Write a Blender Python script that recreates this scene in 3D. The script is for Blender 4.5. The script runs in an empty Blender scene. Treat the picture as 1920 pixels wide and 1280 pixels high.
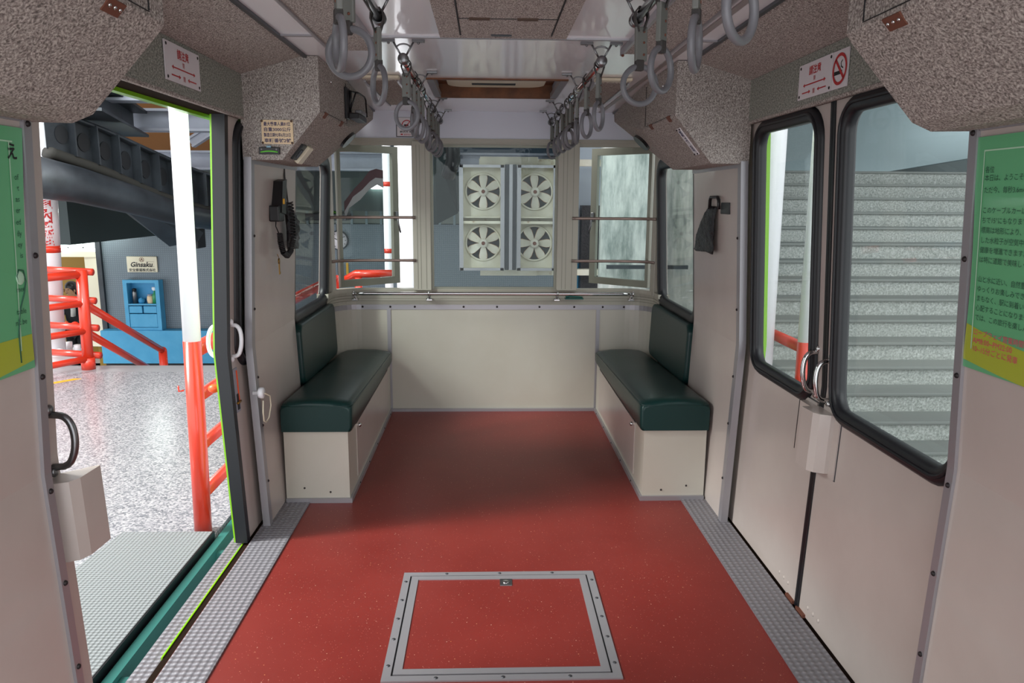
import bpy, bmesh, math, random
from mathutils import Vector, Matrix
random.seed(7)
PI = math.pi
S = bpy.context.scene
C = S.collection

# ------------------------------------------------------------------ camera
CAM = Vector((-0.05, 0.0, 1.40)); FPX = 1400.0
_d = Vector(((912-960)/FPX, -(374.5-640)/FPX, -1.0)).normalized()
_u = Vector((0, 1, 0)); _u = (_u - _d*_u.dot(_d)).normalized()
_x = _d.cross(_u)
MC = Matrix((_x, _d, _u))                # rows: world axes in camera space -> camera-to-world
cam_data = bpy.data.cameras.new('camera'); cam = bpy.data.objects.new('camera', cam_data); C.objects.link(cam)
cam.matrix_world = Matrix.Translation(CAM) @ MC.to_4x4()
cam_data.sensor_width = 36.0; cam_data.lens = FPX/1920*36.0; cam_data.clip_start = 0.02; cam_data.clip_end = 200
S.camera = cam

def at(px, py, Y):
    """point of the vertical plane y = Y behind a picture point (used for the far station)"""
    r = MC @ Vector(((px-960)/FPX, -(py-640)/FPX, -1.0))
    return CAM + r*(Y-CAM.y)/r.y

# ------------------------------------------------------------------ light
S.view_settings.view_transform = 'Standard'; S.view_settings.look = 'None'
S.view_settings.gamma = 1.0; S.view_settings.use_curve_mapping = False
S.view_settings.exposure = 0.86
SKY_BACK, SKY_FRONT = 1.45, 0.55
world = bpy.data.worlds.new('sky'); S.world = world; world.use_nodes = True
bg = world.node_tree.nodes['Background']
bg.inputs['Color'].default_value = (0.95, 0.97, 1.0, 1)
# the hall is open toward -Y, where the cabins leave: the daylight is strongest there
_n = world.node_tree.nodes; _l = world.node_tree.links
_tc = _n.new('ShaderNodeTexCoord'); _sx = _n.new('ShaderNodeSeparateXYZ'); _l.new(_tc.outputs['Generated'], _sx.inputs[0])
_mr = _n.new('ShaderNodeMapRange'); _l.new(_sx.outputs[1], _mr.inputs[0])
_mr.inputs[1].default_value = -1.0; _mr.inputs[2].default_value = 0.6; _mr.inputs[3].default_value = SKY_BACK; _mr.inputs[4].default_value = SKY_FRONT
_l.new(_mr.outputs[0], bg.inputs['Strength'])
sun_d = bpy.data.lights.new('daylight', 'SUN'); sun_d.energy = 1.7; sun_d.angle = math.radians(16); sun_d.color = (1.0, 0.97, 0.93)
sun = bpy.data.objects.new('daylight', sun_d); C.objects.link(sun)
sun.rotation_euler = Vector((0.74, 0.21, -0.60)).to_track_quat('-Z', 'Y').to_euler()
sun.location = (-6, 0, 6)
lamp_d = bpy.data.lights.new('platform_lamp', 'AREA'); lamp_d.shape = 'RECTANGLE'; lamp_d.size = 0.25; lamp_d.size_y = 1.2; lamp_d.energy = 75; lamp_d.color = (0.95, 1.0, 0.96)
lamp = bpy.data.objects.new('platform_lamp', lamp_d); C.objects.link(lamp); lamp.location = (-3.2, 2.4, 3.0)
lamp.rotation_euler = Vector((3.2, 2.4, -2.5)).to_track_quat('-Z', 'Y').to_euler()
sun2_d = bpy.data.lights.new('daylight_fill_right', 'SUN'); sun2_d.energy = 0.7; sun2_d.angle = math.radians(50); sun2_d.color = (0.95, 0.98, 1.0)  # second, broad sun added to brighten the right exterior
sun2 = bpy.data.objects.new('daylight_fill_right', sun2_d); C.objects.link(sun2); sun2.location = (6, -2, 6)
sun2.rotation_euler = Vector((-0.45, 0.62, -0.64)).to_track_quat('-Z', 'Y').to_euler()

# ------------------------------------------------------------------ materials
def hexc(h):
    h = h.lstrip('#'); v = [int(h[i:i+2], 16)/255 for i in (0, 2, 4)]
    return tuple((c/12.92 if c <= 0.04045 else ((c+0.055)/1.055)**2.4) for c in v) + (1,)

def mat(name, col, rough=0.5, metal=0.0, coat=0.0, emit=None, spec=None):
    m = bpy.data.materials.new(name); m.use_nodes = True
    b = m.node_tree.nodes['Principled BSDF']
    b.inputs['Base Color'].default_value = hexc(col); b.inputs['Roughness'].default_value = rough
    b.inputs['Metallic'].default_value = metal; b.inputs['Coat Weight'].default_value = coat
    if coat: b.inputs['Coat Roughness'].default_value = 0.06
    if spec is not None: b.inputs['Specular IOR Level'].default_value = spec
    if emit:
        b.inputs['Emission Color'].default_value = hexc(emit[0]); b.inputs['Emission Strength'].default_value = emit[1]
    return m

class NT:
    def __init__(s, m):
        s.t = m.node_tree; s.b = s.t.nodes['Principled BSDF']
        tc = s.t.nodes.new('ShaderNodeTexCoord'); s.co = tc.outputs['Object']
    def n(s, kind, **k):
        x = s.t.nodes.new(kind)
        for a, v in k.items(): setattr(x, a, v)
        return x
    def l(s, a, b): s.t.links.new(a, b)
    def scaled(s, sc):
        mp = s.n('ShaderNodeMapping'); mp.inputs['Scale'].default_value = sc; s.l(s.co, mp.inputs['Vector']); return mp.outputs[0]
    def noise(s, scale, detail=3, vec=None, rough=0.6):
        x = s.n('ShaderNodeTexNoise'); x.inputs['Scale'].default_value = scale; x.inputs['Detail'].default_value = detail
        x.inputs['Roughness'].default_value = rough
        s.l(vec or s.co, x.inputs['Vector']); return x.outputs['Fac']
    def vor(s, scale, feature='F1', vec=None):
        x = s.n('ShaderNodeTexVoronoi'); x.inputs['Scale'].default_value = scale; x.feature = feature
        s.l(vec or s.co, x.inputs['Vector']); return x
    def ramp(s, fac, stops, interp='LINEAR'):
        r = s.n('ShaderNodeValToRGB'); r.color_ramp.interpolation = interp
        while len(r.color_ramp.elements) < len(stops): r.color_ramp.elements.new(0.5)
        for e, (p, c) in zip(r.color_ramp.elements, stops): e.position = p; e.color = hexc(c)
        s.l(fac, r.inputs[0]); return r.outputs[0]
    def color(s, o): s.l(o, s.b.inputs['Base Color'])
    def bump(s, h, strength=0.3, dist=0.01):
        x = s.n('ShaderNodeBump'); x.inputs['Strength'].default_value = strength; x.inputs['Distance'].default_value = dist
        s.l(h, x.inputs['Height']); s.l(x.outputs[0], s.b.inputs['Normal'])
    def math(s, op, a, b=None):
        x = s.n('ShaderNodeMath', operation=op)
        for i, v in enumerate((a, b)):
            if v is None: continue
            if isinstance(v, (int, float)): x.inputs[i].default_value = v
            else: s.l(v, x.inputs[i])
        return x.outputs[0]
    def mix(s, f, a, b):
        x = s.n('ShaderNodeMix', data_type='RGBA')
        s.l(f, x.inputs[0])
        for i, v in ((6, a), (7, b)):
            if isinstance(v, str): x.inputs[i].default_value = hexc(v)
            else: s.l(v, x.inputs[i])
        return x.outputs[2]

M = {}
M['gel'] = mat('white gelcoat', '#f1eff3', 0.22, coat=0.6)
M['panel'] = mat('cream laminate panel', '#cfc3bb', 0.3, coat=0.25)
n = NT(M['panel']); n.color(n.ramp(n.noise(3.0, 4), [(0.3, '#c9bdb6'), (0.7, '#d3c8c1')]))
M['rearpanel'] = mat('off-white laminate', '#cdc9bb', 0.35, coat=0.15)
n = NT(M['rearpanel']); n.color(n.ramp(n.noise(2.5, 4), [(0.3, '#cac5b7'), (0.7, '#d1cdc1')]))
M['upper'] = mat('grey white paint', '#d9dce8', 0.35)
M['frame'] = mat('cream window aluminium', '#bdb9ab', 0.4)
M['sash'] = mat('olive grey anodised sash', '#8f9082', 0.35, metal=0.3)
M['alu'] = mat('brushed aluminium trim', '#b3b1b6', 0.38, metal=0.55)
M['striptrim'] = mat('taupe strip', '#948d8b', 0.4)
M['alud'] = mat('dark edge trim', '#4c4d52', 0.4, metal=0.5)
M['screw'] = mat('dark screw', '#2c2627', 0.5, metal=0.4)
M['rust'] = mat('rusty screw', '#6d4030', 0.7)
M['rubber'] = mat('black rubber', '#15171c', 0.42)
M['blackp'] = mat('black plastic', '#141417', 0.4)
M['chrome'] = mat('polished chrome', '#c9c9c9', 0.12, metal=1.0)
M['steel'] = mat('grey steel rod', '#7e7e80', 0.3, metal=0.9)
M['ring'] = mat('grey plastic ring', '#6d6d72', 0.4)
M['tagm'] = mat('grey vinyl sleeve', '#6f716d', 0.5)
M['band'] = mat('dark webbing', '#3d3a39', 0.75)
M['bronze'] = mat('bronze guard strip', '#8a7a72', 0.35, metal=0.7)
M['white'] = mat('white paint', '#f0f1f5', 0.3, coat=0.2)
M['signw'] = mat('white enamel sign', '#e6e0e4', 0.3)
M['red'] = mat('red paint', '#df3a22', 0.28, coat=0.3)
M['signred'] = mat('sign red', '#b52428', 0.5)
M['orange'] = mat('orange plastic', '#ef5a25', 0.35)
M['lime'] = mat('lime green bodywork', '#80bf14', 0.3, coat=0.4)
M['teal'] = mat('worn teal green paint', '#2c6f68', 0.5)
M['blue'] = mat('bright blue paint', '#3a9fd0', 0.45)
n = NT(M['blue']); n.color(n.ramp(n.noise(4, 3), [(0.3, '#45aadc'), (0.7, '#58b8e6')]))
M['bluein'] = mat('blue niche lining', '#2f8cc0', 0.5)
M['dark'] = mat('near black', '#16181c', 0.6)
M['brownw'] = mat('brown wood', '#6b3d20', 0.5)
n = NT(M['brownw']); n.color(n.ramp(n.noise(9, 5), [(0.3, '#4f2c12'), (0.7, '#85502a')]))
M['cream'] = mat('cream plastic', '#e2d9c0', 0.4)
M['tan'] = mat('tan card', '#e3c9a4', 0.6)
M['ink'] = mat('blue black ink', '#2a2358', 0.6)
M['black'] = mat('black print', '#1b1c1e', 0.6)
M['olive'] = mat('ochre wall', '#8a6a14', 0.6)
M['leather'] = mat('dark green leatherette', '#103230', 0.34, spec=0.35)
n = NT(M['leather']); n.bump(n.noise(260, 2), 0.12, 0.002)
M['bag'] = mat('black crinkled plastic bag', '#15151b', 0.3)
n = NT(M['bag']); n.bump(n.noise(38, 4), 0.9, 0.02)
M['iron'] = mat('grey painted steel', '#a2a8b6', 0.5)
n = NT(M['iron']); n.color(n.ramp(n.noise(2.5, 5), [(0.3, '#9aa0ae'), (0.7, '#b0b6c4')]))
M['irond'] = mat('grimy dark steel', '#4b5158', 0.45, metal=0.2)
n = NT(M['irond']); n.color(n.ramp(n.noise(3, 5), [(0.3, '#23272c'), (0.7, '#3a4046')]))
M['gridl'] = mat('rusty gear rail', '#2b2a26', 0.8)
M['plank'] = mat('orange brown boards', '#8b5a22', 0.6)
M['lamp'] = mat('fluorescent tube', '#ffffff', 0.4, emit=('#f3fff6', 11.0))
M['glow'] = mat('backlit frosted transom', '#eefaf6', 0.4, emit=('#e6f5f0', 1.2))
M['skin'] = mat('skin', '#a9805f', 0.55)
M['hair'] = mat('black hair', '#100d0d', 0.4)
M['cloth'] = mat('black cloth', '#141318', 0.8)
M['scarf'] = mat('white scarf', '#bdbbb6', 0.8)
M['gold'] = mat('brass key', '#9a7434', 0.35, metal=0.8)
M['fanw'] = mat('chalky white fan enamel', '#dcd8c6', 0.5)
n = NT(M['fanw']); n.color(n.ramp(n.noise(5, 6), [(0.30, '#8a6b48'), (0.40, '#d3cdb8'), (0.7, '#e2dfd0')]))
M['blade'] = mat('worn white fan blade', '#e0ddd0', 0.5)
n = NT(M['blade']); n.color(n.ramp(n.noise(7, 6), [(0.30, '#9a6d40'), (0.38, '#d8d2c0'), (0.7, '#e6e3d8')]))
M['rustedge'] = mat('rusty blade edge', '#a87a4c', 0.8)
M['maroon'] = mat('maroon decal', '#4c3238', 0.5)
M['swoosh'] = mat('pale grey decal', '#9ba1a2', 0.5)
M['greenp'] = mat('poster green', '#68bb84', 0.45, coat=0.3)
M['greenl'] = mat('poster pale line', '#b5dcbf', 0.45)
M['ylw'] = mat('poster yellow green', '#b3bf36', 0.45, coat=0.3)
M['pink'] = mat('poster pink red lettering', '#d8456b', 0.5)
M['greentxt'] = mat('poster dark green lettering', '#2a5a45', 0.6)
M['bottleg'] = mat('green bottle', '#2f8a58', 0.3)
M['yellow'] = mat('yellow paint', '#e5ac2b', 0.5)
M['bluegl'] = mat('level blue glass', '#6d98ad', 0.2)
M['limel'] = mat('level green fluid', '#63c23c', 0.3)
M['grn'] = mat('rust brown plate', '#5b463b', 0.6, metal=0.3)
M['track'] = mat('dark brown track', '#241a14', 0.9, spec=0.05)
M['greywall'] = mat('pale grey teal', '#8fa0a4', 0.7)
M['ceilpale'] = mat('pale blue grey sheet', '#a8b3bd', 0.5)
M['ribbed'] = mat('ribbed pale sheet', '#8f9790', 0.6)
M['bluedark'] = mat('dark blue sheet', '#3a5064', 0.6)
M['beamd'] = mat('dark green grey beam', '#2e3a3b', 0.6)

# carpet lining
m = M['carpet'] = mat('grey beige fibre carpet', '#8b8078', 0.95, spec=0.1)
n = NT(m); v = n.n('ShaderNodeTexNoise'); v.inputs['Scale'].default_value = 26; v.inputs['Detail'].default_value = 1
n.l(n.co, v.inputs['Vector'])
vm = n.n('ShaderNodeVectorMath', operation='SCALE'); vm.inputs[3].default_value = 0.02; n.l(v.outputs['Color'], vm.inputs[0])
va = n.n('ShaderNodeVectorMath', operation='ADD'); n.l(n.co, va.inputs[0]); n.l(vm.outputs[0], va.inputs[1])
mp = n.n('ShaderNodeMapping'); mp.inputs['Scale'].default_value = (1, 0.6, 0.7); mp.inputs['Rotation'].default_value = (0.5, 0.3, 0.6)
n.l(va.outputs[0], mp.inputs['Vector'])
f1 = n.noise(270, 2.0, mp.outputs[0], 0.6)
c1 = n.ramp(f1, [(0.33, '#706965'), (0.45, '#9d948f'), (0.55, '#b6ada7'), (0.69, '#dbd5cd')])
n.color(c1); n.bump(f1, 0.30, 0.004)
# lighter fibre panels beside the doors
m = M['carpetg'] = mat('grey green felt', '#7e8079', 0.95, spec=0.1)
n = NT(m); f1 = n.noise(230, 2.5, n.scaled((1, 0.5, 0.8)), 0.7)
n.color(n.ramp(f1, [(0.36, '#71746d'), (0.5, '#94958d'), (0.66, '#b4b4aa')])); n.bump(f1, 0.3, 0.003)
# red vinyl with flecks
m = M['vinyl'] = mat('red speckled vinyl', '#a83a33', 0.42, spec=0.45)
n = NT(m); v = n.vor(62); d = v.outputs['Distance']; cc = v.outputs['Color']
sp = n.n('ShaderNodeSeparateColor'); n.l(cc, sp.inputs[0])
dot = n.math('LESS_THAN', d, 0.11); few = n.math('GREATER_THAN', sp.outputs[0], 0.72)
ff = n.math('MULTIPLY', dot, few)
v2 = n.vor(170); sp2 = n.n('ShaderNodeSeparateColor'); n.l(v2.outputs['Color'], sp2.inputs[0])
f3 = n.math('MULTIPLY', n.math('LESS_THAN', v2.outputs['Distance'], 0.16), n.math('GREATER_THAN', sp2.outputs[1], 0.80))
base = n.ramp(n.noise(1.6, 4), [(0.3, '#7c2721'), (0.7, '#8a3029')])
fl = n.ramp(sp.outputs[1], [(0.0, '#d58a55'), (0.5, '#d9a58f'), (1.0, '#d6b0a0')])
n.color(n.mix(f3, n.mix(ff, base, fl), '#c4786c')); n.bump(n.noise(300, 1), 0.08, 0.001)
# stud plates
def studplate(name, c0, c1, freq, rough, metal, spec=None):
    m = mat(name, c1, rough, metal=metal); n = NT(m)
    sx = n.n('ShaderNodeSeparateXYZ'); n.l(n.co, sx.inputs[0])
    a = n.math('SINE', n.math('MULTIPLY', n.math('ADD', sx.outputs[0], sx.outputs[1]), freq))
    b = n.math('SINE', n.math('MULTIPLY', n.math('SUBTRACT', sx.outputs[0], sx.outputs[1]), freq))
    h = n.math('MULTIPLY', a, b)
    n.color(n.ramp(h, [(0.25, c0), (0.75, c1)])); n.bump(h, 0.6, 0.004)
    return m
M['tread'] = studplate('studded tread plate', '#8f8d93', '#aaa8ae', 140, 0.45, 0.3)
M['ramp'] = studplate('diamond plate ramp', '#8f9496', '#9ea3a5', 190, 0.55, 0.1)
m = M['texwall'] = mat('grey stamped metal sheet', '#75828b', 0.5, metal=0.25); n = NT(m)
sx = n.n('ShaderNodeSeparateXYZ'); n.l(n.co, sx.inputs[0])
h = n.math('MULTIPLY', n.math('SINE', n.math('MULTIPLY', n.math('ADD', sx.outputs[0], sx.outputs[2]), 88)), n.math('SINE', n.math('MULTIPLY', n.math('SUBTRACT', sx.outputs[0], sx.outputs[2]), 88)))
n.color(n.ramp(h, [(0.2, '#7c8992'), (0.75, '#8f9ca5')])); n.bump(h, 0.25, 0.004)
# terrazzo
m = M['terrazzo'] = mat('pale terrazzo', '#c2c4c8', 0.22, spec=0.5); n = NT(m)
v = n.vor(115)
s1 = n.n('ShaderNodeSeparateColor'); n.l(v.outputs['Color'], s1.inputs[0])
n.color(n.ramp(s1.outputs[0], [(0.0, '#70737a'), (0.3, '#92949a'), (0.6, '#adadb2'), (0.9, '#c2c2c5')]))
M['borderf'] = mat('plain grey stone border', '#a3a4a8', 0.3)
# rough granite steps
m = M['granite'] = mat('rough granite', '#99a09d', 0.85); n = NT(m)
f = n.noise(60, 5, None, 0.75); n.color(n.ramp(f, [(0.3, '#6a6f6c'), (0.5, '#979c98'), (0.7, '#bfc3c0')])); n.bump(f, 0.5, 0.012)
M['granites'] = mat('smooth granite tread', '#777c79', 0.6)
m = M['conc'] = mat('streaked whitewashed wall', '#b8bfba', 0.8); n = NT(m)
f = n.noise(5, 6, n.scaled((1.6, 1.6, 0.35)), 0.7); f2 = n.noise(2, 3)
n.color(n.ramp(f, [(0.3, '#6f7c78'), (0.45, '#a9b1ad'), (0.6, '#d0d5d0'), (0.8, '#dfe3df')]))

GAIN = {'panel': .84, 'rearpanel': .86, 'vinyl': .82, 'tread': .80, 'ramp': .80, 'texwall': .72, 'terrazzo': .82, 'carpet': .86, 'carpetg': .90,
        'granite': 1.05, 'granites': .90, 'frame': .86, 'sash': .86, 'alu': .85, 'red': .85, 'blue': .82, 'greenp': .90, 'ylw': .90, 'iron': .85,
        'conc': .85, 'fanw': .90, 'blade': .90, 'ribbed': .85, 'signw': .92, 'borderf': .80}
for key, gain in GAIN.items():
    for nd in M[key].node_tree.nodes:
        if nd.type == 'VALTORGB':
            for e in nd.color_ramp.elements: e.color = [c*gain for c in e.color[:3]] + [1]
        if nd.type == 'BSDF_PRINCIPLED':
            v = nd.inputs['Base Color'].default_value; nd.inputs['Base Color'].default_value = [c*gain for c in v[:3]] + [1]

def glass(name, tint, refl=1.0):
    m = bpy.data.materials.new(name); m.use_nodes = True; t = m.node_tree; t.nodes.clear()
    o = t.nodes.new('ShaderNodeOutputMaterial'); a = t.nodes.new('ShaderNodeBsdfTransparent'); a.inputs[0].default_value = hexc(tint)
    g = t.nodes.new('ShaderNodeBsdfGlossy'); g.inputs['Roughness'].default_value = 0.0; g.inputs[0].default_value = (refl, refl, refl, 1)
    f = t.nodes.new('ShaderNodeFresnel'); gm = t.nodes.new('ShaderNodeNewGeometry')
    mr = t.nodes.new('ShaderNodeMapRange'); mr.inputs[3].default_value = 1.5; mr.inputs[4].default_value = 1/1.5
    t.links.new(gm.outputs['Backfacing'], mr.inputs[0]); t.links.new(mr.outputs[0], f.inputs[0])
    x = t.nodes.new('ShaderNodeMixShader'); t.links.new(f.outputs[0], x.inputs[0]); t.links.new(a.outputs[0], x.inputs[1]); t.links.new(g.outputs[0], x.inputs[2])
    t.links.new(x.outputs[0], o.inputs[0]); return m
M['glass'] = glass('clear window glass', '#eef4f3', 0.3)
M['tglass'] = glass('tinted door glass', '#f4f6f5', 0.35)

# ------------------------------------------------------------------ mesh helpers
class B:
    def __init__(s): s.b = bmesh.new()
    def box(s, x0, x1, y0, y1, z0, z1, bev=0.0, seg=2):
        t = bmesh.new(); bmesh.ops.create_cube(t, size=1.0)
        for v in t.verts:
            v.co = Vector((x0+(v.co.x+.5)*(x1-x0), y0+(v.co.y+.5)*(y1-y0), z0+(v.co.z+.5)*(z1-z0)))
        if bev: bmesh.ops.bevel(t, geom=t.edges[:], offset=bev, segments=seg, affect='EDGES', profile=0.5)
        s.merge(t); return s
    def obox(s, c, ax, ay, az, dx, dy, dz, bev=0.0):
        """box at centre c on axes ax, ay, az with full sizes"""
        t = bmesh.new(); bmesh.ops.create_cube(t, size=1.0)
        if bev:
            for v in t.verts: v.co = Vector((v.co.x*dx, v.co.y*dy, v.co.z*dz))
            bmesh.ops.bevel(t, geom=t.edges[:], offset=bev, segments=2, affect='EDGES', profile=0.5); dx = dy = dz = 1
        ax, ay, az, c = Vector(ax).normalized(), Vector(ay).normalized(), Vector(az).normalized(), Vector(c)
        for v in t.verts: v.co = c + ax*v.co.x*dx + ay*v.co.y*dy + az*v.co.z*dz
        s.merge(t); return s
    def merge(s, t):
        bmesh.ops.recalc_face_normals(t, faces=t.faces[:])
        me = bpy.data.meshes.new('tmp'); t.to_mesh(me); t.free(); s.b.from_mesh(me); bpy.data.meshes.remove(me)
    def tube(s, pts, r, n=10, closed=False, cap=True, r2=None, flat=None, up=None):
        """swept tube; flat=(w,h) gives a rectangular-ish section; up = reference normal"""
        t = bmesh.new(); P = [Vector(p) for p in pts]; rings = []
        N = len(P); prev = None
        for i, p in enumerate(P):
            a = P[(i-1) % N] if (closed or i > 0) else p; b = P[(i+1) % N] if (closed or i < N-1) else p
            d = (b-a).normalized()
            if up is not None: u = Vector(up)
            elif prev is not None: u = prev
            else: u = Vector((0, 0, 1)) if abs(d.z) < 0.9 else Vector((1, 0, 0))
            u = (u - d*u.dot(d)).normalized(); prev = u; w = d.cross(u)
            rr = r if r2 is None else r + (r2-r)*i/(N-1)
            if flat:
                hw, hh = flat[0]/2, flat[1]/2; q = min(hw, hh)*0.5
                sec = [(hw, hh-q), (hw-q, hh), (-hw+q, hh), (-hw, hh-q), (-hw, -hh+q), (-hw+q, -hh), (hw-q, -hh), (hw, -hh+q)]
                rings.append([t.verts.new(p + w*a_ + u*b_) for a_, b_ in sec])
            else:
                rings.append([t.verts.new(p + (u*math.cos(2*PI*k/n) + w*math.sin(2*PI*k/n))*rr) for k in range(n)])
        K = len(rings[0])
        for i in range(N if closed else N-1):
            A, Bq = rings[i], rings[(i+1) % N]
            for k in range(K): t.faces.new((A[k], A[(k+1) % K], Bq[(k+1) % K], Bq[k]))
        if cap and not closed:
            t.faces.new(rings[0][::-1]); t.faces.new(rings[-1])
        for f in t.faces: f.smooth = True
        s.merge(t); return s
    def cyl(s, a, b, r, n=16, r2=None): return s.tube([a, b], r, n, r2=r2)
    def lathe(s, c, prof, n=24, axis='Z'):
        t = bmesh.new(); rings = []
        for (r, h) in prof:
            ring = []
            for k in range(n):
                a = 2*PI*k/n; p = Vector((r*math.cos(a), r*math.sin(a), h))
                if axis == 'Y': p = Vector((p.x, -p.z, p.y))
                if axis == 'X': p = Vector((p.z, p.y, -p.x))
                ring.append(t.verts.new(p + Vector(c)))
            rings.append(ring)
        for A, Bq in zip(rings, rings[1:]):
            for k in range(n): t.faces.new((A[k], A[(k+1) % n], Bq[(k+1) % n], Bq[k]))
        t.faces.new(rings[0]); t.faces.new(rings[-1])
        for f in t.faces: f.smooth = True
        bmesh.ops.remove_doubles(t, verts=t.verts[:], dist=1e-6)
        s.merge(t); return s
    def torus(s, c, R, r, nx=(1, 0, 0), ny=(0, 0, 1), N=36, n=12):
        nx, ny, c = Vector(nx), Vector(ny), Vector(c)
        return s.tube([c + (nx*math.cos(2*PI*k/N) + ny*math.sin(2*PI*k/N))*R for k in range(N)], r, n, closed=True)
    def prism(s, poly, vec, holes=(), mapf=None, cuts=()):
        """polygon (3D points, planar) with holes extruded by vec"""
        t = bmesh.new(); edges = []
        for loop in [poly] + list(holes):
            vs = [t.verts.new(Vector(p)) for p in loop]
            edges += [t.edges.new((vs[i], vs[(i+1) % len(vs)])) for i in range(len(vs))]
        bmesh.ops.triangle_fill(t, use_beauty=True, use_dissolve=False, edges=edges)
        for (co, no) in cuts:
            bmesh.ops.bisect_plane(t, geom=t.verts[:]+t.edges[:]+t.faces[:], plane_co=co, plane_no=no)
        r = bmesh.ops.extrude_face_region(t, geom=t.faces[:])
        vec = Vector(vec)
        for e in r['geom']:
            if isinstance(e, bmesh.types.BMVert): e.co += vec
        if mapf:
            for v in t.verts: v.co = mapf(v.co)
        s.merge(t); return s
    def hull(s, pts):
        t = bmesh.new(); vs = [t.verts.new(Vector(p)) for p in pts]
        bmesh.ops.convex_hull(t, input=vs)
        bmesh.ops.dissolve_limit(t, angle_limit=0.01, verts=t.verts[:], edges=t.edges[:])
        s.merge(t); return s
    def sphere(s, c, r, u=16, v=10, sc=(1, 1, 1)):
        t = bmesh.new(); bmesh.ops.create_uvsphere(t, u_segments=u, v_segments=v, radius=r)
        for q in t.verts: q.co = Vector(c) + Vector((q.co.x*sc[0], q.co.y*sc[1], q.co.z*sc[2]))
        for f in t.faces: f.smooth = True
        s.merge(t); return s

def obj(name, b, m, parent=None, kind=None):
    """link the collected geometry as one mesh object; geometry is given in world space"""
    bm = b.b if isinstance(b, B) else b
    if parent is not None:
        o_ = parent
        off = Vector((0, 0, 0))
        while o_ is not None: off += o_.location; o_ = o_.parent
        bmesh.ops.translate(bm, vec=-off, verts=bm.verts[:])
    me = bpy.data.meshes.new(name); bm.to_mesh(me); bm.free()
    me.materials.append(M[m] if isinstance(m, str) else m)
    o = bpy.data.objects.new(name, me); C.objects.link(o)
    if parent is not None: o.parent = parent
    if kind: o['kind'] = kind
    return o
def struct(name, b, m, label=None):
    o = obj(name, b, m, kind='structure')
    return o
def thing(name, label, cat, loc=(0, 0, 0), group=None):
    o = bpy.data.objects.new(name, None); C.objects.link(o); o.location = loc; o.empty_display_size = 0.1
    o['label'] = label; o['category'] = cat
    if group: o['group'] = group
    return o
def tag(o, label, cat, group=None):
    o['label'] = label; o['category'] = cat
    if group: o['group'] = group
    return o
def copy_tree(src, loc, label, group=None):
    r = src.copy(); C.objects.link(r); r.location = loc; r['label'] = label
    if group: r['group'] = group
    for ch in list(src.children):
        c = ch.copy(); C.objects.link(c); c.parent = r
        for g in list(ch.children):
            d = g.copy(); C.objects.link(d); d.parent = c
    return r

_txt = {}
def text_bm(s, size=1.0, align='LEFT', sx=1.0, bold=0.0):
    cu = bpy.data.curves.new('t', 'FONT'); cu.body = s; cu.size = size; cu.align_x = align; cu.resolution_u = 2; cu.offset = bold
    o = bpy.data.objects.new('t', cu); C.objects.link(o)
    dg = bpy.context.evaluated_depsgraph_get(); dg.update()
    me = bpy.data.meshes.new_from_object(o.evaluated_get(dg))
    bm = bmesh.new(); bm.from_mesh(me); bpy.data.meshes.remove(me)
    bpy.data.objects.remove(o); bpy.data.curves.remove(cu)
    for v in bm.verts: v.co.x *= sx
    return bm
class TB(B):
    """collects flat lettering / flat shapes mapped from (u, v) to the wall by f"""
    def __init__(s, f): super().__init__(); s.f = f
    def text(s, st, u, v, size, align='LEFT', sx=1.0, bold=0.0):
        bm = text_bm(st, size, align, sx, bold)
        for q in bm.verts: q.co = s.f(u+q.co.x, v+q.co.y)
        me = bpy.data.meshes.new('tmp'); bm.to_mesh(me); bm.free(); s.b.from_mesh(me); bpy.data.meshes.remove(me); return s
    def poly(s, pts):
        s.b.faces.new([s.b.verts.new(s.f(*p)) for p in pts]); return s
    def rect(s, u0, u1, v0, v1): return s.poly([(u0, v0), (u1, v0), (u1, v1), (u0, v1)])
    def line(s, a, b, w):
        a, b = Vector(a), Vector(b); d = (b-a).normalized(); p = Vector((-d.y, d.x))*w/2
        return s.poly([tuple(a-p), tuple(b-p), tuple(b+p), tuple(a+p)])
    def arrow(s, a, b, w, head, both=False):
        a, b = Vector(a), Vector(b); d = (b-a).normalized(); p = Vector((-d.y, d.x))
        a2 = a + d*head if both else a
        s.line(a2, b-d*head, w)
        s.poly([tuple(b), tuple(b-d*head+p*head*.5), tuple(b-d*head-p*head*.5)])
        if both: s.poly([tuple(a), tuple(a+d*head-p*head*.5), tuple(a+d*head+p*head*.5)])
        return s
    def ringf(s, c, r0, r1, n=40):
        for k in range(n):
            a, b2 = 2*PI*k/n, 2*PI*(k+1)/n
            s.poly([(c[0]+r*math.cos(t), c[1]+r*math.sin(t)) for r, t in ((r0, a), (r1, a), (r1, b2), (r0, b2))])
        return s

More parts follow.
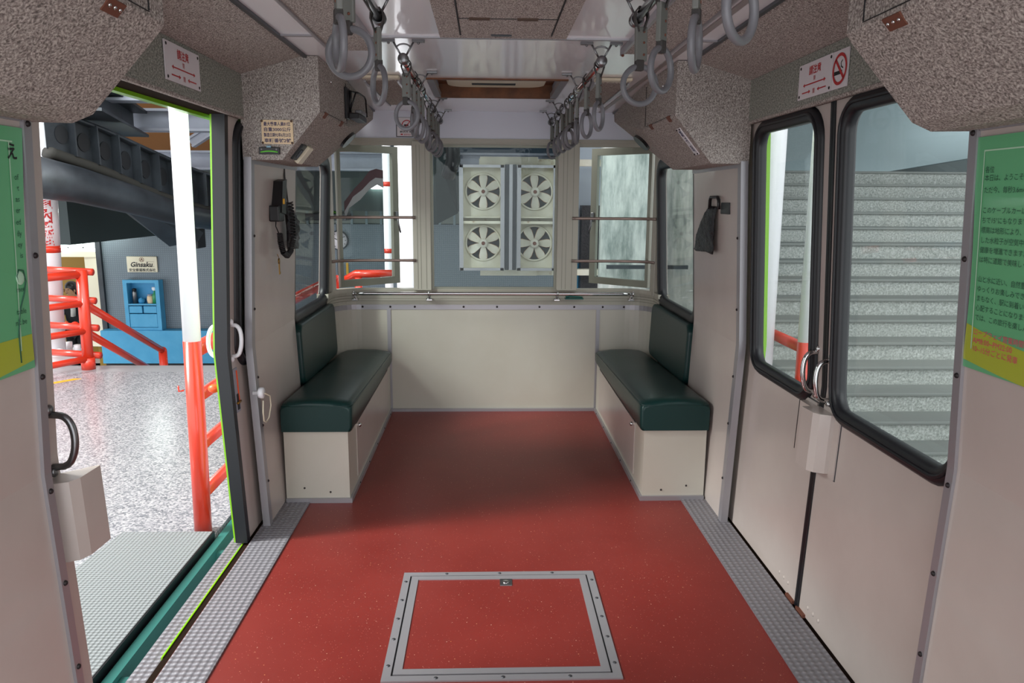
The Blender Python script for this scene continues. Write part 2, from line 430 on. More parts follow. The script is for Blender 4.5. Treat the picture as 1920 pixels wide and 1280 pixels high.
def lerp_pts(pts, z):
    for (z0, x0), (z1, x1) in zip(pts, pts[1:]):
        if z <= z1: return x0 + (x1-x0)*(z-z0)/(z1-z0)
    return pts[-1][1]
PROF = [(-0.2, 0.982), (0.0, 0.992), (0.80, 1.024), (1.56, 0.984), (2.0, 0.962)]
def prof(z, d=0.0): return lerp_pts(PROF, z) + d
KN = ((0, 0, 0.80), (0, 0, 1))
def rrect(y0, y1, z0, z1, r, n=6):
    out = []
    for cy, cz, a0 in ((y1-r, z1-r, 0), (y0+r, z1-r, 90), (y0+r, z0+r, 180), (y1-r, z0+r, 270)):
        for k in range(n+1):
            a = math.radians(a0+90*k/n); out.append((cy+r*math.cos(a), cz+r*math.sin(a)))
    return out
def side_sheet(sd, y0, y1, z0, z1, d, th, hole=None):
    """sheet following the bulged side wall; sd = -1 left, +1 right; hole = list of (y,z)"""
    b = B(); poly = [(0, y0, z0), (0, y1, z0), (0, y1, z1), (0, y0, z1)]
    hs = [[(0, y, z) for y, z in hole]] if hole else []
    b.prism(poly, (th, 0, 0), hs, mapf=lambda c: Vector((sd*(prof(c.z, d)+c.x), c.y, c.z)), cuts=[KN]); return b

# ================================================================== CABIN SETTING
YR = 4.88; YN = -0.25; ZC = 1.945; YA, YB = 1.63, 3.07     # rear wall, near end, ceiling, door opening
b = B().box(-1.03, 1.03, YN, YR, -0.06, 0.0); struct('floor', b, 'vinyl')
# ceiling with the open hatch hole
H0, H1, HX = 3.60, 4.20, 0.305
b = B().prism([(-0.76, YN, ZC), (0.76, YN, ZC), (0.76, YR, ZC), (-0.76, YR, ZC)], (0, 0, 0.02),
              [[(-HX, H0, ZC), (HX, H0, ZC), (HX, H1, ZC), (-HX, H1, ZC)]]); struct('ceiling', b, 'gel')
b = B().box(-0.75, 0.75, 2.69, 2.705, ZC-0.006, ZC); struct('trim_1', b, 'alu')
for sd in (-1, 1):
    x = sd*0.752
    b = B().box(x-0.007, x+0.007, YN, YR-0.01, ZC-0.010, ZC+0.002); struct('trim_2', b, 'alud')
# rounded rear end: plan path from left side to right side
def plan(r=0.16, xs=1.0, y=YR, n=8):
    pts = [(-xs, y-0.30)]
    for k in range(n+1):
        a = PI - (PI/2)*k/n; pts.append((-xs+r+r*math.cos(a), y-r+r*math.sin(a)))
    for k in range(n+1):
        a = PI/2 - (PI/2)*k/n; pts.append((xs-r+r*math.cos(a), y-r+r*math.sin(a)))
    pts.append((xs, y-0.30)); return pts
def rear_band(z0, z1, off, th, x0=-9, x1=9):
    b = bmesh.new(); P = [p for p in plan(xs=1.03) if x0 <= p[0] <= x1]
    out = []
    for i, p in enumerate(P):
        q0 = Vector(P[max(0, i-1)]); q1 = Vector(P[min(len(P)-1, i+1)]); d = (q1-q0).normalized(); nn = Vector((d.y, -d.x))  # inward
        a = Vector(p) + nn*off; c = Vector(p) + nn*(off-th)
        out.append([b.verts.new((a.x, a.y, z0)), b.verts.new((a.x, a.y, z1)), b.verts.new((c.x, c.y, z1)), b.verts.new((c.x, c.y, z0))])
    for A, D in zip(out, out[1:]):
        for k in range(4): b.faces.new((A[k], A[(k+1) % 4], D[(k+1) % 4], D[k]))
    b.faces.new(out[0]); b.faces.new(out[-1][::-1])
    bmesh.ops.recalc_face_normals(b, faces=b.faces[:]); return b
struct('wall_back', rear_band(0.0, 0.705, 0, 0.04), 'rearpanel')
o = struct('trim_3', rear_band(0.690, 0.722, 0.004, 0.006), 'alu')
for k, x in enumerate((-0.86, -0.68, -0.52, -0.20, 0.02, 0.30, 0.53, 0.72, 0.86)):
    obj('screw', B().sphere((x, YR-0.005, 0.708), 0.007, 8, 6), 'screw', o)
struct('trim_4', rear_band(0.722, 0.80, 0.0, 0.05), 'frame')
for z in (0.745, 0.762, 0.779): struct('trim_5', rear_band(z, z+0.003, 0.0015, 0.003), 'sash')
struct('trim_6', rear_band(0.80, 0.826, 0.012, 0.07), 'frame')
for x in (-0.69, 0.69):
    struct('trim_7', B().box(x-0.012, x+0.012, YR-0.005, YR, 0.0, 0.69), 'alu')
struct('baseboard_back', B().box(-0.69, 0.69, YR-0.022, YR, 0.0, 0.018), 'alu')
struct('wall_rear_top', rear_band(1.775, ZC+0.02, 0, 0.04), 'upper')
struct('trim_8', rear_band(1.755, 1.778, 0.010, 0.06), 'frame')
struct('trim_9', rear_band(1.735, 1.757, 0.002, 0.05), 'frame')
# mullions between the rear windows
for (x0, x1) in ((-0.52, -0.405), (0.405, 0.54)):
    b = B().box(x0, x1, YR-0.045, YR+0.03, 0.82, 1.76, 0.004)
    o = struct('trim_10', b, 'frame')
    w = x1-x0
    for f in (0.24, 0.42, 0.72):
        obj('groove', B().box(x0+f*w, x0+f*w+0.003, YR-0.0465, YR-0.044, 0.83, 1.735), 'sash', o)
for sd in (-1, 1):
    struct('trim_11', B().box(sd*1.03-0.016, sd*1.03+0.016, YR-0.17, YR-0.06, 0.80, 1.76, 0.004), 'frame')
# window_1: fixed middle pane
o = struct('window_1', B().prism([(-0.405, YR-0.01, 0.825), (0.405, YR-0.01, 0.825), (0.405, YR-0.01, 1.74), (-0.405, YR-0.01, 1.74)], (0, 0.02, 0),
      [[(-0.39, YR-0.01, 0.84), (0.39, YR-0.01, 0.84), (0.39, YR-0.01, 1.725), (-0.39, YR-0.01, 1.725)]]), 'sash')
obj('window_pane', B().box(-0.392, 0.392, YR, YR+0.004, 0.838, 1.727), 'glass', o)
# open casements, hinged at the outer corners
for k, sd in enumerate((-1, 1)):
    hx, hy = sd*1.00, YR-0.05
    ang = math.radians(42); L = 0.46
    dx, dy = -sd*math.cos(ang), math.sin(ang)
    ax = Vector((dx, dy, 0)); nz = Vector((0, 0, 1)); ny = ax.cross(nz)
    def P(u, z, t=0.0): return Vector((hx, hy, z)) + ax*u + ny*t
    z0, z1 = 0.84, 1.74; w = 0.045
    b = B().prism([P(0, z0), P(L, z0), P(L, z1), P(0, z1)], ny*0.03, [[P(w*.5, z0+w), P(L-w, z0+w), P(L-w, z1-w), P(w*.5, z1-w)]])
    o = struct('window_%d' % (k+2), b, 'sash')
    obj('window_pane', B().prism([P(w*.5, z0+w, .012), P(L-w, z0+w, .012), P(L-w, z1-w, .012), P(w*.5, z1-w, .012)], ny*0.004), 'glass', o)
    s_ = -1 if (Vector((0, -1, 0)).dot(ny) < 0) else 1
    h = B().obox(P(L-w/2, 1.29, 0.015+s_*0.022), ax, ny, nz, 0.02, 0.014, 0.06, 0.003)
    h.tube([P(L-w/2, 1.285, .015+s_*.034), P(L-w/2-.004, 1.24, .015+s_*.045), P(L-w/2+.012, 1.18, .015+s_*.045)], 0.006, 8)
    obj('latch_handle', h, 'steel', o)
    if sd < 0:      # two-tone wave-shaped stripes on the pane
        t0 = 0.012 + s_*0.006 if s_ > 0 else 0.008
        def F(u, v): return P(0.05+u*0.30, 1.37+v*0.22, 0.0165 if s_ > 0 else 0.0105)
        up = [(0.0, 0.05), (0.25, 0.42), (0.45, 0.66), (0.65, 0.95), (0.82, 1.02), (1.0, 0.98)]
        md = [(0.0, -0.22), (0.22, 0.20), (0.45, 0.40), (0.65, 0.64), (0.80, 0.76), (1.0, 0.74)]
        lo = [(0.0, -0.50), (0.12, -0.12), (0.40, 0.12), (0.62, 0.40), (0.84, 0.55), (1.0, 0.46)]
        tb = TB(F)
        for i in range(5): tb.poly([md[i], md[i+1], up[i+1], up[i]])
        obj('wave_stripe', tb, 'maroon', o)
        tb = TB(F)
        for i in range(5): tb.poly([lo[i], lo[i+1], md[i+1], md[i]])
        obj('wave_stripe', tb, 'swoosh', o)

# side walls: rear side (behind the benches) with windows, linings, headers
for sd, nm in ((-1, 'left'), (1, 'right')):
    hole = rrect(3.80, 4.63, 0.78, 1.62, 0.09)
    o = struct('wall_'+nm, side_sheet(sd, 3.60, YR-0.16, -0.02, 1.90, 0.035, 0.03, hole), 'panel')
    wn = struct('window_%d' % (4 if sd < 0 else 5), B().tube([(sd*prof(z, 0.03), y, z) for y, z in hole], 0.02, closed=True, flat=(0.066, 0.05), up=(sd, 0, 0)), 'rubber')
    obj('window_pane', side_sheet(sd, 3.80, 4.63, 0.78, 1.62, 0.05, 0.004), 'tglass', wn)
    # far pocket lining and its edge trims
    o = struct('wall_%s_lining' % nm, side_sheet(sd, YB+0.01, 3.785, 0.0, 1.56, 0.0, 0.02), 'panel')
    o = struct('trim_12', side_sheet(sd, YB-0.005, YB+0.035, 0.0, 1.56, -0.006, 0.03), 'alu')
    for z in (0.20, 0.45, 0.66, 0.95, 1.25):
        obj('screw', B().sphere((sd*prof(z, -0.006), YB+0.027, z), 0.006, 8, 6), 'screw', o)
    struct('trim_13', side_sheet(sd, YB+0.035, 3.80, 1.535, 1.562, -0.004, 0.01), 'alu')
    # near pocket lining
    o = struct('wall_%s_front_lining' % nm, side_sheet(sd, YN, YA-0.02, 0.0, 1.58, 0.0, 0.02), 'panel')
    o = struct('trim_14', side_sheet(sd, YA-0.046, YA-0.020, 0.0, 1.58, -0.008, 0.03), 'alu')
    for z in (0.12, 0.33, 0.54, 0.76, 1.02, 1.28, 1.545):
        obj('screw', B().sphere((sd*prof(z, -0.008), YA-0.034, z), 0.0065, 8, 6), 'screw', o)
    struct('trim_15', side_sheet(sd, YN, YA-0.052, 1.548, 1.582, -0.006, 0.012), 'alu')
    # header over the door and the sloped soffit
    b = B().prism([(sd*1.0, YA, 1.712), (sd*1.0, YA, 1.872), (sd*1.13, YA, 1.90), (sd*1.13, YA, 1.712)], (0, YB-YA, 0))
    struct('wall_%s_header' % nm, b, 'carpetg')
    b = B().prism([(sd*0.755, YA-0.1, ZC), (sd*1.02, YA-0.1, 1.868), (sd*1.02, YA-0.1, 1.90), (sd*0.755, YA-0.1, ZC+0.03)], (0, YB-YA+0.2, 0))
    struct('ceiling_soffit', b, 'carpet')
    struct('trim_16', B().box(min(sd*.998, sd*1.016), max(sd*.998, sd*1.016), YA, YB, 1.704, 1.716, .003), 'carpet')
    struct('trim_26', B().box(min(sd*1.016, sd*1.095), max(sd*1.016, sd*1.095), YA, YB, 1.706, 1.7125), 'track')
    # lime outer skin
    yl = YB+0.08 if sd < 0 else YB+.2
    b = side_sheet(sd, YB+0.03, yl, -0.12, 2.02, 0.105, 0.02); struct('wall_%s_skin' % nm, b, 'lime')
    b = side_sheet(sd, yl, 3.78, -0.12, 2.02, 0.105, 0.02); struct('wall_%s_skin' % nm, b, 'white')
    b = side_sheet(sd, 3.78, YR-0.18, -0.12, 0.70, 0.105, 0.02); struct('wall_%s_skin' % nm, b, 'lime')
    b = side_sheet(sd, 3.78, YR-0.18, 1.66, 2.02, 0.105, 0.02); struct('wall_%s_skin' % nm, b, 'lime')
    b = side_sheet(sd, YN, YA-0.03, -0.12, 2.02, 0.105, 0.02); struct('wall_%s_skin' % nm, b, 'lime')
    b = B().box(min(sd*1.09, sd*1.115), max(sd*1.09, sd*1.115), YA-0.03, YB+0.03, 1.694, 2.02); struct('wall_%s_skin' % nm, b, 'lime')
    # tread plate and sill
    x0, x1 = sd*0.875, sd*1.025
    b = B().box(min(x0, x1), max(x0, x1), YA-0.3, 3.335, 0.0, 0.006); tag(obj('tread_plate', b, 'tread'), 'grey studded metal tread plate on the floor along the %s door' % ('open left' if sd < 0 else 'closed right'), 'tread plate')
    x0, x1 = sd*1.025, sd*1.055
    struct('trim_17', B().box(min(x0, x1), max(x0, x1), YA-0.1, YB+0.1, -0.03, -0.006), 'track')
    x0, x1 = sd*1.055, sd*1.060
    struct('trim_18', B().box(min(x0, x1), max(x0, x1), YA+0.5, YB-0.02, -0.03, -0.002), 'lime')
    x0, x1 = sd*1.060, sd*1.12
    struct('trim_19', B().box(min(x0, x1), max(x0, x1), YA-0.1, YB+0.1, -0.06, -0.012), 'tread')
# roof shell above everything so no sky leaks through the boxes
struct('cabin_roof', B().box(-1.13, 1.13, YN, YR+0.02, 2.16, 2.18), 'lime')

# ================================================================== OVERHEAD CARPET BOXES
def overhead(sd, far, label):
    q = lambda x, y, z: (sd*x, y, z)
    t = thing('overhead_locker', label, 'locker', q(0.90, YB if far else YA, 1.55))
    b = B()
    if far:
        y0, y1, y2 = YB, 3.70, YR-0.005
        b.hull([q(x, y, z) for y in (y0, y1) for x, z in ((0.703, ZC-.002), (0.703, 1.735), (0.858, 1.55), (1.012, 1.55), (1.012, ZC-.002))])
        b.hull([q(*p) for p in ((0.703, y1, ZC-.002), (0.703, y1, 1.735), (0.858, y1, 1.55), (1.012, y1, 1.55), (1.012, y1, ZC-.002),
                               (0.755, y2, ZC-.002), (0.76, y2, 1.89), (0.90, y2-.03, 1.83), (1.012, y2-.13, 1.79), (1.012, y2-.13, ZC-.002))])
    else:
        y0, y1 = YA, YN
        b.hull([q(x, y, z) for y in (y0, y1) for x, z in ((0.703, ZC-.002), (0.703, 1.745), (0.715, 1.728), (0.862, 1.568), (0.905, 1.55), (1.012, 1.552), (1.012, ZC-.002))])
    obj('locker_body', b, 'carpet', t)
    # flap seam and hinges
    hm = 'rust'
    if far:
        obj('flap_seam', B().box(min(sd*.700, sd*.7025), max(sd*.700, sd*.7025), 3.14, 3.62, 1.742, 1.7432), 'dark', t)
        obj('flap_seam', B().box(min(sd*.700, sd*.7025), max(sd*.700, sd*.7025), 3.64, 3.6412, 1.745, 1.925), 'dark', t)
        obj('flap_screw', B().sphere(q(0.702, 3.30, 1.88), 0.006, 8, 6), 'chrome', t)
        for y in (3.18, 3.52): obj('hinge', B().obox(q(0.706, y, 1.733), (0, 1, 0), (sd*.155, 0, -.185), (.185, 0, sd*.155), 0.045, 0.026, 0.006), hm, t)
        # oval loudspeaker on the tapering rear face
        c = Vector(q(0.80, 4.12, 1.722)); a1 = Vector(q(0.757-.703, 4.87-3.70, 1.89-1.735)).normalized(); a2 = Vector(q(.155, 0, -.185)).normalized()
        n1 = a1.cross(a2).normalized(); n1 = n1 if n1.z < 0 else -n1
        sp = B()
        loop = [c + a1*0.17*math.cos(2*PI*k/24) + a2*0.045*math.sin(2*PI*k/24) - n1*0.03 for k in range(24)]
        sp.prism(loop, n1*0.06); obj('speaker_grille', sp, 'blackp', t)
    else:
        obj('flap_seam', B().box(min(sd*.700, sd*.7025), max(sd*.700, sd*.7025), 0.3, 1.56, 1.7525, 1.7537), 'dark', t)
        obj('flap_seam', B().box(min(sd*.700, sd*.7025), max(sd*.700, sd*.7025), 1.558, 1.5592, 1.755, 1.925), 'dark', t)
        hg = obj('hinge', B().obox(q(0.7125, 1.435 if sd < 0 else 1.455, 1.732), (0, 1, 0), (sd*.147, 0, -.16), (.16, 0, sd*.147), 0.06, 0.028, 0.006), hm, t)
        for dy in (-.019, 0, .019): obj('hinge_screw', B().sphere(q(0.709, (1.435 if sd < 0 else 1.455)+dy, 1.731), 0.004, 8, 6), 'chrome', hg)
    return t
overhead(-1, True, 'far left carpeted overhead locker with a handwritten plate on its end')
overhead(1, True, 'far right carpeted overhead locker with a small white label on its slope')
overhead(-1, False, 'large near left carpeted overhead locker above the English green poster')
overhead(1, False, 'large near right carpeted overhead locker above the Japanese green poster')

# ================================================================== DOORS
DD = 0.048
def door_leaf(name, sd, y0, y1, wy0, wy1, edge, seal=0.010):
    """edge: y of the free edge that carries the rubber seal"""
    hole = rrect(wy0, wy1, 0.735, 1.685, 0.085)
    d = struct(name, side_sheet(sd, y0, y1, 0.004, 1.725, DD, 0.03, hole), 'panel')
    path = rrect(wy0, wy1, 0.735, 1.685, 0.085)
    obj('window_gasket', B().tube([(sd*prof(z, DD+0.005), y, z) for y, z in path], 0.02, closed=True, flat=(0.05, 0.046), up=(sd, 0, 0)), 'rubber', d)
    obj('gasket_bead', B().tube([(sd*prof(z, DD-0.018), y, z) for y, z in rrect(wy0-.002, wy1+.002, 0.733, 1.687, 0.087)], 0.006, 8, closed=True), 'rubber', d)
    obj('window_pane', side_sheet(sd, wy0, wy1, 0.735, 1.685, DD+0.018, 0.004), 'tglass', d)
    e = edge
    obj('edge_seal', side_sheet(sd, e-seal, e+seal, 0.004, 1.725, DD-0.004 if seal > .004 else DD+.004, 0.04 if seal > .004 else .026), 'rubber', d)
    return d
def arc_handle(parent, sd, y, z0, z1, out, d, m='chrome'):
    b = B(); zc = (z0+z1)/2; h = (z1-z0)/2
    pts = []
    for k in range(15):
        a = -PI/2 + PI*k/14
        zz = zc + h*math.sin(a)*0.98; o_ = out*min(1.0, (math.cos(a))**0.55) if abs(math.cos(a)) > 1e-6 else 0
        pts.append((sd*(prof(zz, d)-o_), y, zz))
    b.tube(pts, 0.0085, 10)
    for z in (z0, z1): b.sphere((sd*(prof(z, d)), y, z + (0.010 if z == z1 else -0.010)), 0.013, 10, 8, (0.7, 1, 1))
    return obj('door_handle', b, m, parent)
JY = 2.375
dl = door_leaf('door_1', 1, JY+0.004, YB+0.06, JY+0.078, YB-0.05, JY)      # closed right side, far leaf
arc_handle(dl, 1, JY+0.055, 0.765, 0.905, 0.05, DD)
b = side_sheet(1, JY+0.02, JY+0.165, 0.545, 0.735, DD-0.006, 0.008)
lp = obj('lock_plate', b, 'panel', dl)
obj('plate_edge', side_sheet(1, JY+0.02, JY+0.168, 0.542, 0.738, DD-0.002, 0.004), 'alud', dl)
obj('box_edge', side_sheet(1, JY+0.099, JY+0.103, 0.55, 0.726, DD-0.031, 0.02), 'screw', dl)
b = B().prism([(1, JY+0.005, .55), (1, JY+0.10, .55), (1, JY+0.10, .725), (1, JY+0.005, .725)], (-.03, 0, 0), mapf=lambda c: Vector((prof(c.z, DD)+c.x-1, c.y, c.z)))
obj('lock_box', b, 'panel', dl)
obj('lock_hole', B().sphere((prof(.60, DD-.008), JY+0.135, 0.60), 0.011, 10, 8, (.5, 1, 1.6)), 'dark', dl)
dr = door_leaf('door_2', 1, 1.50, JY-0.004, YA+0.02, JY-0.085, JY-0.012)
arc_handle(dr, 1, JY-0.045, 0.760, 0.895, 0.05, DD)
obj('lock_plate', side_sheet(1, JY-0.15, JY-0.03, 0.525, 0.745, DD-0.006, 0.008), 'panel', dr)
obj('plate_edge', side_sheet(1, JY-0.153, JY-0.03, 0.522, 0.748, DD-0.002, 0.004), 'alud', dr)
b = B(); pf = [(0.0, 0.0), (0.055, 0.0), (0.055, -0.02), (0.052, -0.055), (0.03, -0.068), (-0.06, -0.068), (-0.06, 0.0)]
pf = [(-0.115, 0.0), (-0.112, -0.018), (-0.098, -0.048), (-0.075, -0.062), (0.0, -0.066), (0.0, 0.0)]
b.prism([(0, JY+u, 0.535) if False else (w, JY+u, 0.535) for u, w in pf], (0, 0, 0.195), mapf=lambda c: Vector((prof(c.z, DD)+c.x, c.y, c.z)))
obj('lock_box', b, 'panel', dr)
for dd, ys in ((dl, (2.46, 2.50, 2.54)), (dr, (2.29, 2.25, 2.21))):
    for y in ys: obj('bolt', B().sphere((prof(.05, DD), y, 0.045), 0.008, 8, 6, (.5, 1, 1)), 'panel', dd)
for y in (2.42, 2.33): struct('trim_20', B().box(1.03, 1.05, y-.03, y+.03, 0.0, 0.012), 'rust')
# open left side: leaves slid into their pockets, a hand's breadth showing
dlf = door_leaf('door_3', -1, 2.942, 3.70, 3.03, 3.62, 2.943, .002)
obj('outer_skin', side_sheet(-1, 2.95, 3.60, 0.004, 1.725, DD+0.045, 0.006), 'white', dlf)
obj('edge_trim', side_sheet(-1, 2.912, 2.95, 0.004, 1.725, DD+0.043, 0.008), 'lime', dlf)
obj('edge_rubber', side_sheet(-1, 2.905, 2.942, 0.004, 1.725, DD-0.006, 0.048), 'rubber', dlf)
arc_handle(dlf, -1, 2.972, 0.775, 0.905, 0.040, DD, 'white')
b = B(); hp_ = []
for k in range(15):
    a = -PI/2 + PI*k/14; zz = .84 + .066*math.sin(a)*.98
    hp_.append((-(prof(zz, DD)+.03+.055*max(0.0, math.cos(a))**.5), 2.955, zz))
b.tube(hp_, .0085, 10)
obj('outer_handle', b, 'white', dlf)
obj('latch_pocket', side_sheet(-1, 2.953, 3.0, 0.545, 0.725, DD-.004, .006), 'iron', dlf)
obj('latch_slot', side_sheet(-1, 2.965, 2.988, 0.555, 0.62, DD-.006, .004), 'dark', dlf)
obj('latch_bar', side_sheet(-1, 2.984, 2.989, 0.59, 0.715, DD-.008, .004), 'orange', dlf)
obj('latch_bolt', B().cyl((-1.055, 2.955, 0.585), (-1.055, 2.995, 0.585), 0.005, 8), 'gold', dlf)
obj('release_knob', B().sphere((-1.135, 2.925, 0.655), 0.018, 12, 8, (1.3, 1, 1)), 'orange', dlf)
dln = door_leaf('door_4', -1, 0.90, 1.735, 0.96, 1.56, 1.736, .002)
arc_handle(dln, -1, 1.705, 0.775, 0.905, 0.055, DD-.004, 'steel')
b = B(); pf = [(-0.075, 0.0), (-0.072, -0.02), (-0.058, -0.05), (-0.03, -0.062), (0.055, -0.066), (0.055, -0.060), (0.0, 0.0)]
b.prism([(w, 1.735+u, 0.555) for u, w in pf], (0, 0, 0.195), mapf=lambda c: Vector((-(prof(c.z, DD)+c.x), c.y, c.z)))
obj('lock_box', b, 'panel', dln)

# ================================================================== BENCHES
def bench(sd, label):
    q = lambda x, y, z: (sd*x, y, z)
    t = thing('bench', label, 'bench', q(0.85, 4.1, 0))
    xi, xo, y0, y1 = 0.69, 0.985, 3.335, YR-0.012
    b = B().hull([q(x, y, z) for x, y in ((xi, y0), (xo, y0), (xi, y1), (.86, y1), (xo, 4.76)) for z in (0, 0.345)])
    obj('bench_base', b, 'rearpanel', t)
    d = obj('access_door', B().hull([q(x, y, z) for x in (xi-.004, xi+.002) for y in (3.55, 4.72) for z in (0.05, 0.318)]), 'panel', t)
    obj('knob', B().sphere(q(xi-.008, 3.60, 0.296), 0.011, 10, 8), 'chrome', d)
    obj('door_gap', B().hull([q(x, y, z) for x in (xi-.0015, xi) for y in (3.54, 4.73) for z in (0.318, 0.328)]), 'dark', d)
    b = B().hull([q(x, y, z) for x in (xi-.012, xi) for y in (y0, y1) for z in (0, 0.022)])
    b.hull([q(x, y, z) for x in (xi-.012, xo) for y in (y0-.012, y0) for z in (0, 0.022)])
    tr = obj('base_trim', b, 'alu', t)
    for y in (3.55, 3.85, 4.15, 4.45, 4.75): obj('screw', B().sphere(q(xi-.011, y, .013), .005, 8, 6), 'screw', tr)
    for x, z in ((.78, .05), (.90, .07)): obj('screw_hole', B().sphere(q(x, y0, z), .005, 8, 6), 'screw', t)
    # seat cushion: lofted sections along y, crowned, with a piping edge
    bm = bmesh.new(); rings = []
    ys = [3.322, 3.325, 3.345, 3.40, 3.55, 3.70, 3.85, 4.0, 4.15, 4.3, 4.45, 4.6, 4.72, 4.80, 4.825, 4.83]
    for i, y in enumerate(ys):
        f = (y-3.32)/1.5; top = 0.485 - 0.055*f; z0 = 0.347
        inset = {0: 0.012, 1: 0.004, 2: 0.0, len(ys)-2: 0.02, len(ys)-1: 0.035}.get(i, 0.0)
        drop = {0: 0.022, 1: 0.014, 2: 0.002, len(ys)-1: 0.03, len(ys)-2: 0.012, len(ys)-3: .004}.get(i, 0.0)
        wr = 0.004*math.sin(y*17+1)*(1 if 3.6 < y < 4.7 else 0)
        a, c = 0.668+inset, 0.993-inset*0.3
        sec = [(a+.006, z0), (a, z0+.02), (a, top-drop-.022), (a+.008, top-drop-.008), (a+.03, top-drop), (a+.10, top-drop+.010+wr), (a+.2, top-drop+.013+wr), (c-.04, top-drop+.006), (c-.008, top-drop-.006), (c, top-drop-.02), (c, z0)]
        rings.append([bm.verts.new(q(x, y, z)) for x, z in sec])
    for A, D in zip(rings, rings[1:]):
        for k in range(len(A)): bm.faces.new((A[k], A[(k+1) % len(A)], D[(k+1) % len(A)], D[k]))
    bm.faces.new(rings[0]); bm.faces.new(rings[-1][::-1])
    bmesh.ops.recalc_face_normals(bm, faces=bm.faces[:])
    for f in bm.faces: f.smooth = len(f.verts) == 4
    cu = obj('seat_cushion', bm, 'leather', t)
    b = B().tube([q(x, y, z) for x, y, z in ((0.985, 3.326, 0.468), (0.70, 3.326, 0.468), (0.676, 3.335, .467), (0.669, 3.36, 0.466), (0.668, 3.8, 0.450), (0.668, 4.3, 0.432), (0.669, 4.78, 0.415))], 0.0045, 8)
    obj('cushion_piping', b, 'leather', cu)
    for (y, l) in ((3.93, .20), (3.98, .12), (4.35, .16)):
        pass
    # backrest
    bm2 = B(); poly = []
    for y, z in rrect(3.79, 4.66, 0.44, 0.765, 0.05): poly.append((0, y, z))
    bm2.prism(poly, (0.055, 0, 0), mapf=lambda c: Vector((sd*(prof(c.z, 0.03)-c.x), c.y, c.z)))
    bmesh.ops.bevel(bm2.b, geom=[e for e in bm2.b.edges if abs(e.calc_face_angle(0)) > 0.9], offset=0.014, segments=3, affect='EDGES', profile=.5)
    obj('backrest', bm2, 'leather', t)
    return t
bench(-1, 'left bench with dark green leatherette seat, under the window beside the open door')
bench(1, 'right bench with dark green leatherette seat, beside the closed door')

# ================================================================== FLOOR HATCH
t = thing('floor_hatch', 'square floor hatch set in the red vinyl, framed in grey aluminium', 'hatch', (0, 2.3, 0))
def frame_rect(x0, x1, y0, y1, w, z0, z1):
    return B().prism([(x0, y0, z0), (x1, y0, z0), (x1, y1, z0), (x0, y1, z0)], (0, 0, z1-z0), [[(x0+w, y0+w, z0), (x1-w, y0+w, z0), (x1-w, y1-w, z0), (x0+w, y1-w, z0)]])
o = obj('outer_frame', frame_rect(-0.362, 0.357, 1.985, 2.640, 0.026, 0.0, 0.005), 'alu', t)
for x, y in [(xx, yy) for xx in (-.349, .344) for yy in (2.06, 2.2, 2.32, 2.44, 2.57)] + [(xx, yy) for yy in (1.998, 2.627) for xx in (-.2, 0, .2)]:
    obj('frame_screw', B().cyl((x, y, .004), (x, y, .0062), 0.006, 10), 'alud', o)
o = obj('lid_frame', frame_rect(-0.330, 0.325, 2.016, 2.609, 0.026, 0.0, 0.006), 'alu', t)
obj('lid_gap', frame_rect(-0.336, 0.331, 2.011, 2.614, 0.006, 0.0, 0.0015), 'dark', t)
obj('lid_panel', B().box(-0.304, 0.299, 2.042, 2.583, 0.0, 0.003), 'vinyl', t)
o = obj('latch_plate', B().box(0.0, 0.045, 2.535, 2.583, 0.0, 0.006, .001), 'steel', t)
obj('latch_key', B().lathe((0.0225, 2.558, .005), [(0.001, 0), (.013, 0), (.012, .004), (.001, .004)], 16), 'chrome', o)

# ================================================================== CEILING FITTINGS
t = thing('ceiling_panel', 'carpeted access panel on the ceiling nearest the camera', 'ceiling panel', (0, 2.2, ZC-.03))
obj('panel_body', B().box(-0.25+.05, 0.21, 1.75, 2.565, ZC-.03, ZC-.001), 'carpet', t)
for x0, x1, y0, y1 in ((-.135, -.13, 1.9, 2.52), (.155, .16, 1.9, 2.52), (-.135, .16, 2.295, 2.30)):
    obj('panel_groove', B().box(x0, x1, y0, y1, ZC-.0312, ZC-.0295), 'dark', t)
for x in (-.07, .07): obj('hinge', B().box(x-.03, x+.03, 2.285, 2.31, ZC-.033, ZC-.029), 'grn', t)
obj('catch', B().box(-.035, .03, 2.505, 2.52, ZC-.034, ZC-.029), 'alud', t)

t = thing('ceiling_hatch', 'open ceiling hatch with brown wooden frame and white vent inside', 'hatch', (0, 3.9, ZC))
zt = ZC+0.064
for y0, y1 in ((H0-.022, H0+.002), (H1-.002, H1+.02)): obj('hatch_rim', B().box(-HX-.022, HX+.022, y0, y1, ZC-.006, ZC+.02), 'brownw', t)
for x0, x1 in ((-HX-.022, -HX+.012), (HX-.012, HX+.022)): obj('side_lip', B().box(x0, x1, H0, H1, ZC-.006, ZC+.02), 'alu', t)
for x0, x1 in ((-HX-.02, -HX), (HX, HX+.02)): obj('hatch_side', B().box(x0, x1, H0, H1, ZC, zt), 'iron', t)
b = B().box(-HX-.02, HX+.02, H1, H1+.02, ZC, zt); b.box(-HX-.02, HX+.02, H0-.02, H0, ZC, zt); b.box(-HX-.02, HX+.02, H0-.02, H1+.02, zt, zt+.02); obj('hatch_well', b, 'brownw', t)
v = obj('vent_cover', B().prism([(x, y, zt-.022) for y, x in [(y-0, x) for x, y in rrect(-.25, .25, 3.66, 4.15, .09)]], (0, 0, .02)), 'cream', t)
obj('vent_slot', B().box(-.125, .10, 4.01, 4.06, zt-.0245, zt-.021), 'dark', v)

